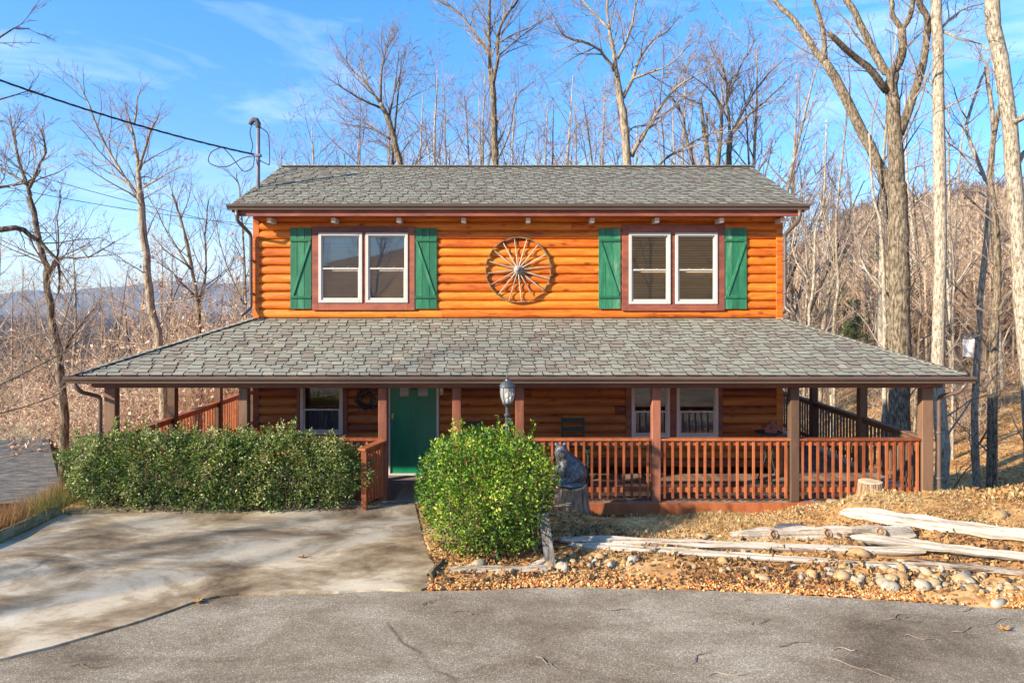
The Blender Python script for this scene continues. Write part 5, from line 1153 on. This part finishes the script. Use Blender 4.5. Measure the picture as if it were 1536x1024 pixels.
# left hand trees
hero('bare_tree','slender leaning tree at the far left in front of the blue ridge',[
 (A2((330,1500),(320,1024),(295,850),(255,600),(235,450),(213,320),(150,50)),.13,.075,14,0),
 (A1((150,1000),(80,760),(55,600)),.06,.015,14,.8),(A1((160,960),(230,780),(210,640)),.05,.012,12,-1),(A1((130,940),(40,880),(-20,830)),.05,.015,9,1),
 (A2((235,480),(300,340),(290,160),(310,20)),.04,.012,12,.8),(A2((230,470),(290,370),(450,360),(590,280)),.045,.012,10,-1.2),(A2((300,900),(420,700),(500,600)),.05,.012,10,1)],17,LP,seed=14,bark='bark')
hero('bare_tree','tall crooked tree left of the cabin, two forks reaching above the power cable',[
 (A2((830,1300),(822,820),(770,620),(745,350),(722,100),(718,30)),.15,.115,10,0),(A1((716,1010),(712,880),(680,700),(640,525)),.10,.02,12,.8),(A1((718,870),(765,680),(810,590)),.06,.015,10,-1),
 (A1((722,1060),(705,1010),(600,850),(520,700),(430,480),(385,405)),.08,.018,16,1.2),(A1((682,640),(700,560),(718,430)),.045,.012,8,0),(A1((735,960),(850,890),(930,850)),.04,.012,8,-1),(A1((660,760),(560,715),(500,660)),.03,.01,7,.5),
 (A2((795,600),(900,590),(1000,575),(1060,560)),.04,.012,8,-.6)],20,LP,seed=15,bark='bark')
hero('bare_tree','twiggy tree leaning left just outside the cabin downspout',[
 (A2((1030,1300),(1022,740),(985,450),(930,180),(880,40)),.11,.03,18,0),(A2((1010,600),(1050,480),(1050,250),(1070,60)),.07,.02,14,1),(A2((1000,560),(880,440),(800,380)),.04,.012,9,-1),(A2((975,420),(840,200),(750,20)),.05,.015,10,1)],22,LP,seed=16,bark='bark')
hero('bare_tree','slim tree against the sky beside the left downspout',[
 (A2((1250,1200),(1260,700),(1245,300),(1230,60),(1210,-80)),.08,.02,20,0),(A2((1250,600),(1150,380),(1090,100)),.05,.015,14,1)],26,LP,seed=17,bark='bark')
hero('bare_tree','nearby tree off the left border whose long limbs reach into the picture',[
 ([(-330,1100),(-300,700),(-280,450),(-260,200),(-250,-100)],.22,.14,6,0),
 ([(-285,500),(-150,400),(0,345),(45,352),(85,390),(90,440)],.11,.02,10,1),([(-290,620),(-150,640),(0,575),(75,540),(135,500)],.06,.012,14,1.5),
 ([(-295,640),(-150,560),(0,505),(60,540)],.05,.012,12,-1),([(-270,350),(-120,180),(0,55),(45,43)],.06,.008,8,1),([(-270,370),(-120,180),(0,150),(50,130)],.05,.008,9,1.5),([(-270,400),(-100,300),(40,275),(60,250)],.05,.01,10,0),([(-295,700),(-150,640),(0,620),(90,590)],.05,.012,12,.5)],12.5,PP(rmin=.006,max=3,k=(9,5,3,0),len=1.4,ratio=(.3,.5,.5,.5)),seed=18,bark='bark')

# filler trees that share meshes
TP=PP(rmin=.008,max=3,k=(15,6,3,0),ratio=(.30,.45,.5,.5))
temps=[]
for s_,(h,r0,c0,fk) in enumerate([(13,.13,.25,True),(15,.16,.3,False),(11,.10,.2,True),(14,.14,.35,True),(12,.12,.22,False),(16,.17,.4,True)]):
    hv,tw=make_template(100+s_,h,r0,TP,c0,fk,.06); temps.append((hv,tw,h))
def scatter(spots,label,group,bark,twig):
    srcs={}
    for (x,y,ti,sc,rz) in spots:
        z=gz(x,y)
        if ti not in srcs:
            hv,tw,h=temps[ti]
            hv2,tw2=hv,tw
            t=thing('bare_tree',label,'tree',(x,y,z),group); a=hv.build('trunk',M[bark],t,smooth=True); b=tw.build('crown',M[twig],t); t.rotation_euler=(0,0,rz); t.scale=(sc,)*3
            srcs[ti]=(t,(a,b))
        else:
            dup(srcs[ti][0],(x,y,z),rz,sc,children=srcs[ti][1])
def spots_for(pxr,Dr,n_,seed,topy=None):
    r=random.Random(seed); out=[]
    for i_ in range(n_):
        px=pxr[0]+(pxr[1]-pxr[0])*(i_+r.random())/n_; D=r.uniform(*Dr); x=(px-CX)*D/F
        ti=r.randrange(6); sc=r.uniform(.8,1.15)
        if topy: # choose the scale so that the top reaches the given height in the photograph
            ty=r.uniform(*topy(px)); zt=CZ-(ty-CY)*D/F; sc=max(.45,(zt-gz(x,D))/temps[ti][2])
            sc=min(sc,2.0)
        out.append((x,D,ti,sc,r.uniform(0,6.28)))
    return out
tp=lambda px:(np.interp(px,[400,500,640,900,1200],[215,120,70,110,80]),np.interp(px,[400,500,640,900,1200],[240,200,160,190,170]))
scatter(spots_for((420,1185),(34,60),30,1,tp),'slender bare tree in the thicket behind the cabin roof','bare trees behind the cabin roof','bark','twig')
# build() consumes nothing, so the same templates can be built again with other bark
for tt_ in temps: pass
tpr=lambda px:(60,260)
scatter(spots_for((1190,1545),(40,85),13,2,lambda px:(20,300)),'pale bare tree standing on the leafy slope right of the cabin','bare trees on the right hand slope','bark_pale','twig')
scatter(spots_for((-40,375),(30,60),20,3,lambda px:(330,440)),'bare tree in the woods down the slope left of the cabin','bare trees on the left hand slope','bark','twig_tan')
# trees behind the camera: they throw the long shadows on the driveway and show in the window glass
rb=random.Random(9); sp=[]
for (x,y) in [(-19.5,1.4),(-22.5,-2.4),(-4,-14),(4,-16),(-9,-17),(9,-15),(14,-18),(0,-22),(-14,-20),(20,-20),(-20,-24),(7,-25)]: sp.append((x,y,rb.randrange(6),rb.uniform(.75,1.0),rb.uniform(0,6)))
scatter(sp,'bare roadside tree behind the viewpoint','bare trees behind the viewpoint','bark','twig')

# brush: thin upright stems and clinging leaves (one mass)
def brush(name,label,pxr,Dr,n_,hr,twig,leafmat,leafn,seed,lsz=.07,cnt=7):
    r=random.Random(seed); rg=np.random.default_rng(seed); mb=MB(); lp_=[]
    for i_ in range(n_):
        px=r.uniform(*pxr); D=Dr[0]+(Dr[1]-Dr[0])*r.random()**1.3; x=(px-CX)*D/F; z=gz(x,D); h=r.uniform(*hr)
        rm=.0011*D*.27
        for j in range(cnt):
            d=vn((r.gauss(0,.38),r.gauss(0,.38),1)); p=(x+r.gauss(0,.3),D+r.gauss(0,.3),z-.1); hh=h*r.uniform(.5,1); pts=[p]
            for k_ in range(4): d=vn((d[0]+r.gauss(0,.16),d[1]+r.gauss(0,.16),d[2]+.03)); p=(p[0]+d[0]*hh/4,p[1]+d[1]*hh/4,p[2]+d[2]*hh/4); pts.append(p)
            mb.tube(pts,[rm*1.6,rm*1.4,rm*1.2,rm,rm*.7],3,r.random())
            for q_ in range(5):
                a=pts[r.randint(1,4)]; dd=perp_dir(d,r.uniform(.5,1.1),r); l=hh*r.uniform(.15,.4); b=(a[0]+dd[0]*l,a[1]+dd[1]*l,a[2]+dd[2]*l+.05); mb.tube([a,((a[0]+b[0])/2+r.gauss(0,.04),(a[1]+b[1])/2,(a[2]+b[2])/2),b],[rm,rm*.8,rm*.55],3,r.random())
                if leafn and r.random()<leafn: 
                    for _ in range(4): lp_.append((b[0]+r.gauss(0,.12),b[1]+r.gauss(0,.12),b[2]+r.gauss(0,.12)))
    o=mb.build(name,M[twig]); o['kind']='stuff'; tag(o,label,'undergrowth')
    if lp_: l=leaves(np.array(lp_),lsz,M[leafmat],'clinging_leaves',o,rg=rg,up=-.3,wid=.6)
    return o
brush('undergrowth','tan brush with dry beech leaves on the slope left of the porch',(60,420),(21,36),360,(2.2,5.6),'twig_tan','leaf_pink',.75,41,lsz=.13)
brush('thicket','pale leafless thicket filling the valley at the far left',(-60,420),(30,110),850,(2.5,7.5),'twig_tan','leaf_pink',.12,42,lsz=.22)
brush('saplings','thin pale saplings and brush on the leafy slope at the right',(1180,1560),(36,95),130,(2,5),'twig_tan','leaf_dead',.25,43,lsz=.13)
brush('backdrop_brush','leafless brush behind the cabin',(400,1180),(24,50),90,(3,6),'twig_tan','leaf_pink',.05,44)
# far wood: thousands of small bare trees as one mass
def far_wood(name,label,azr,rr_,n_,hr,twig,seed,tk=1.0):
    rg=np.random.default_rng(seed); r=random.Random(seed); TT=[]
    for k in range(5):
        mb=MB(); mb.tube([(0,0,-.1),(r.uniform(-.02,.02),0,.5),(r.uniform(-.04,.04),0,1)],[.014*tk,.010*tk,.004*tk],3,.7)
        for j in range(26):
            z=r.uniform(.22,.92); a=r.uniform(0,6.28); l=(1.05-z)*r.uniform(.25,.5); e=(math.cos(a)*l*.8,math.sin(a)*l*.8,z+l*.9); mb.tube([(0,0,z),e],[.006*tk,.0025*tk],3,.4)
            for q_ in range(2): f=r.uniform(.3,.8); a2=a+r.uniform(-1,1); b=(e[0]*f,e[1]*f,z+l*.9*f); mb.tube([b,(b[0]+math.cos(a2)*l*.4,b[1]+math.sin(a2)*l*.4,b[2]+l*.45)],[.004*tk,.002*tk],3,.3)
        mb.flush(); TT.append((np.concatenate(mb.V),np.concatenate(mb.Q),np.concatenate(mb.A)))
    out=MB(); az=rg.uniform(azr[0],azr[1],n_); u=rg.random(n_); rad=np.sqrt(rr_[0]**2+(rr_[1]**2-rr_[0]**2)*u**1.25); x=rad*np.sin(az); y=rad*np.cos(az); z=height(x,y)
    for k in range(5):
        idx=np.arange(k,n_,5); V,Q,A=TT[k]; h=rg.uniform(hr[0],hr[1],len(idx))[:,None,None]; th=rg.uniform(0,6.28,len(idx))
        c,s_=np.cos(th),np.sin(th); Vx=V[None,:,0]*c[:,None]-V[None,:,1]*s_[:,None]; Vy=V[None,:,0]*s_[:,None]+V[None,:,1]*c[:,None]
        fat=np.clip(rad[idx]/70,1,5)[:,None]
        W_=np.stack([Vx,Vy,np.repeat(V[None,:,2],len(idx),0)],-1)*h+np.stack([x[idx],y[idx],z[idx]],1)[:,None,:]
        Qa=(Q[None]+np.arange(len(idx))[:,None,None]*len(V)).reshape(-1,4); tn=(A[None]*.5+rg.random(len(idx))[:,None]*.5)
        out.add(W_.reshape(-1,3),Qa,None,tn.ravel())
    o=out.build(name,M[twig]); o['kind']='stuff'; tag(o,label,'woodland'); return o
far_wood('far_woods','bare grey brown woodland covering the hill at the right',(.30,.80),(75,190),2600,(7,12),'twig_tan',61,.8)
far_wood('ridge_woods','purplish brown bare woodland on the crest of the right hand hill',(.25,.80),(170,380),4200,(8,13),'twig_far',64,1.2)
far_wood('valley_woods','bare brown woodland filling the valley below the blue ridge',(-.85,.25),(75,260),2400,(8,13),'twig_tan',62,.8)
far_wood('distant_woods','brown woodland far out in the valley at the foot of the blue ridge',(-.85,.0),(250,1500),6500,(9,15),'twig_far',63,3.0)
# a few pines on the hill
def pine(loc,h,seed,label):
    r=random.Random(seed); rg=np.random.default_rng(seed); t=thing('pine_tree',label,'pine tree',loc); mb=MB(); mb.tube([(0,0,-.5),(0,0,h*.5),(.1,0,h)],[.18,.12,.03],8); L_=[]
    for j in range(46):
        z=h*r.uniform(.25,.97); a=r.uniform(0,6.28); l=(1.05-z/h)*h*.30*r.uniform(.6,1.2); e=(math.cos(a)*l,math.sin(a)*l,z+l*.15); mb.tube([(0,0,z),e],[.04,.015],4)
        for q_ in range(70): f=r.uniform(.25,1.05); L_.append((e[0]*f+r.gauss(0,.16),e[1]*f+r.gauss(0,.16),z+l*.15*f+r.gauss(0,.12)))
    mb.build('trunk',M['bark'],t); leaves(np.array(L_),.30,M['needle'],'crown',t,rg=rg,up=.5,wid=.16,spread=1.0)
for k,(px,D,h,lab) in enumerate([(1283,62,8,'green pine behind the biggest right hand tree, lower left one'),(1315,80,12,'tall green pine whose top shows left of the biggest right hand tree'),(1262,70,9,'small olive pine on the hill just right of the cabin eave'),(1500,95,11,'dark pine high on the hill at the right border')]):
    x=(px-CX)*D/F; pine((x,D,gz(x,D)),h,200+k,lab)

# ---------------------------------------------------------------- neighbour roof, shed, service mast, wires
nb=thing('neighbour_house','grey shingled roof of a neighbouring house below the driveway at the far left','house',(-13.5,17,-3))
mb=MB(); A_=[P(-260,668,21),P(73,660,21),P(96,752,15.6),P(-260,762,15.6)]
o_=Vector((-13.5,17,-3)); A_=[tuple(Vector(a)-o_) for a in A_]
mb.add(A_,[(3,2,1,0)]); b2=[(a[0],a[1]+ (5.4 if i_<2 else 0),a[2]) for i_,a in enumerate(A_)]
mb.add([A_[0],A_[1],(A_[1][0]+.2,A_[1][1]+5,A_[1][2]-1.9),(A_[0][0],A_[0][1]+5,A_[0][2]-1.9)],[(0,1,2,3)]); mb.build('roof',M['oldroof'],nb)
mb=MB(); mb.beam(A_[0],A_[1],.2,.05); mb.build('ridge_cap',M['slate'],nb)
mb=MB(); mb.box(A_[0][0],A_[2][0]-.45,A_[2][1]+.4,A_[1][1]+4.6,-3.5,A_[2][2]-.05); mb.build('wall',M['timber'],nb)
p=P(1456,512,58); sh=thing('garden_shed','small white shed glimpsed between trunks on the right hand slope','shed',(p[0],p[1],p[2]-.8)); sh.scale=(.5,.5,.5)
mb=MB(); mb.box(-.7,.7,-1,1,-1,2.2); mb.build('wall',M['shed'],sh); mb=MB(); mb.beam((-.95,0,2.1),(.02,0,2.8),2.4,.06); mb.beam((.95,0,2.1),(-.02,0,2.8),2.4,.06); mb.build('roof',M['slate'],sh); mb=MB(); mb.box(-.3,.3,-1.03,-1.003,-.6,1.5); mb.build('door',M['taupe'],sh)
mx_,my_=-5.37,14.75; mt=thing('service_mast','grey service mast with curved weatherhead standing on the left end of the roof','mast',(mx_,my_,5.4))
mb=MB(); mb.tube([(0,0,0),(0,0,1.0),(0,0,1.93)],[.042]*3,12); mb.build('pipe',M['steel'],mt,smooth=True)
mb=MB(); mb.tube([(0,0,1.90),(0,0,2.0),(-.03,-.01,2.06),(-.09,-.02,2.07),(-.14,-.03,2.02),(-.16,-.03,1.96)],[.055,.058,.060,.060,.052,.045],10); mb.build('weatherhead',M['slate'],mt,smooth=True)
mb=MB(); mb.lathe([(.11,0),(.05,.10),(.043,.13)],c=(0,0,.10),k=12); mb.build('flashing',M['steel'],mt)
mb=MB(); mb.box(-.06,.06,-.06,.06,1.28,1.33); mb.build('bracket',M['steel'],mt)
mb=MB()
for pts in [[(-.15,-.03,1.97),(-.20,-.03,1.78),(-.14,0,1.52),(-.18,0,1.36),(-.02,0,1.32)],[(-.13,-.02,1.98),(.15,0,1.86),(.28,0,1.7),(.30,0,1.15),(.24,0,1.12),(0,0,1.22)],[(-.04,0,1.3),(-.4,0,1.25),(-.85,0,1.06),(-1.28,0,1.14),(-1.25,0,1.36),(-.98,0,1.48)],[(-.1,0,1.3),(-.14,0,1.06),(-.35,0,.96),(-.5,0,1.06),(-.72,0,1.3),(-.95,0,1.5)]]:
    n_=len(pts); out=[]
    for i_ in range(n_-1):
        a=pts[max(i_-1,0)];b=pts[i_];c=pts[i_+1];d=pts[min(i_+2,n_-1)]
        for k_ in range(4):
            t_=k_/4; out.append(tuple(.5*((2*b[q_])+(-a[q_]+c[q_])*t_+(2*a[q_]-5*b[q_]+4*c[q_]-d[q_])*t_*t_+(-a[q_]+3*b[q_]-3*c[q_]+d[q_])*t_**3) for q_ in range(3)))
    out.append(pts[-1]); out=[(x*.82,y,z) for x,y,z in out]; mb.tube(out,[.011]*len(out),5)
mb.build('drip_loop',M['rubber'],mt,smooth=True)
a=Vector((mx_-.05,my_,6.72)); b=Vector((-13.0,9.0,9.2)); mb=MB(); n_=60; strands=[[],[],[]]
for i_ in range(n_+1):
    f=i_/n_; p=a.lerp(b,f)-Vector((0,0,.42*4*f*(1-f)))
    for k_ in range(3): an=f*90+k_*2.1; strands[k_].append((p.x,p.y+.012*math.cos(an),p.z+.012*math.sin(an)))
for s_ in strands: mb.tube(s_,[.0115]*(n_+1),5)
tag(mb.build('power_cable',M['rubber'],smooth=True),'thick twisted black power cable running from the service mast to the upper left','cable')
for (pa,pb,lab) in [((-60,228),(430,352),'thin upper utility wire crossing the sky left of the cabin'),((-60,266),(430,340),'thin lower utility wire crossing the sky left of the cabin')]:
    A_=Vector(P(pa[0],pa[1],45)); B_=Vector(P(pb[0],pb[1],60)); pts=[]
    for i_ in range(25): f=i_/24; q_=A_.lerp(B_,f); pts.append((q_.x,q_.y,q_.z-.5*4*f*(1-f)))
    mb=MB(); mb.tube(pts,[.022]*25,4); tag(mb.build('utility_wire',M['rubber']),lab,'wire')
# ---------------------------------------------------------------- haze
mb=MB(); mb.box(-3800,3800,-2650,3500,-140,190); hz=mb.build('haze',M['white']); hz['kind']='stuff'; hz['label']='thin blue haze over the valley'; hz['category']='haze'
m=bpy.data.materials.new('haze'); m.use_nodes=True; nt=m.node_tree; nt.nodes.clear(); o=nt.nodes.new('ShaderNodeOutputMaterial'); v=nt.nodes.new('ShaderNodeVolumePrincipled'); v.inputs['Color'].default_value=(.50,.70,1,1); v.inputs['Density'].default_value=.00014; v.inputs['Anisotropy'].default_value=0.2
nt.links.new(v.outputs[0],o.inputs['Volume']); hz.data.materials.clear(); hz.data.materials.append(m); hz.display_type='WIRE'
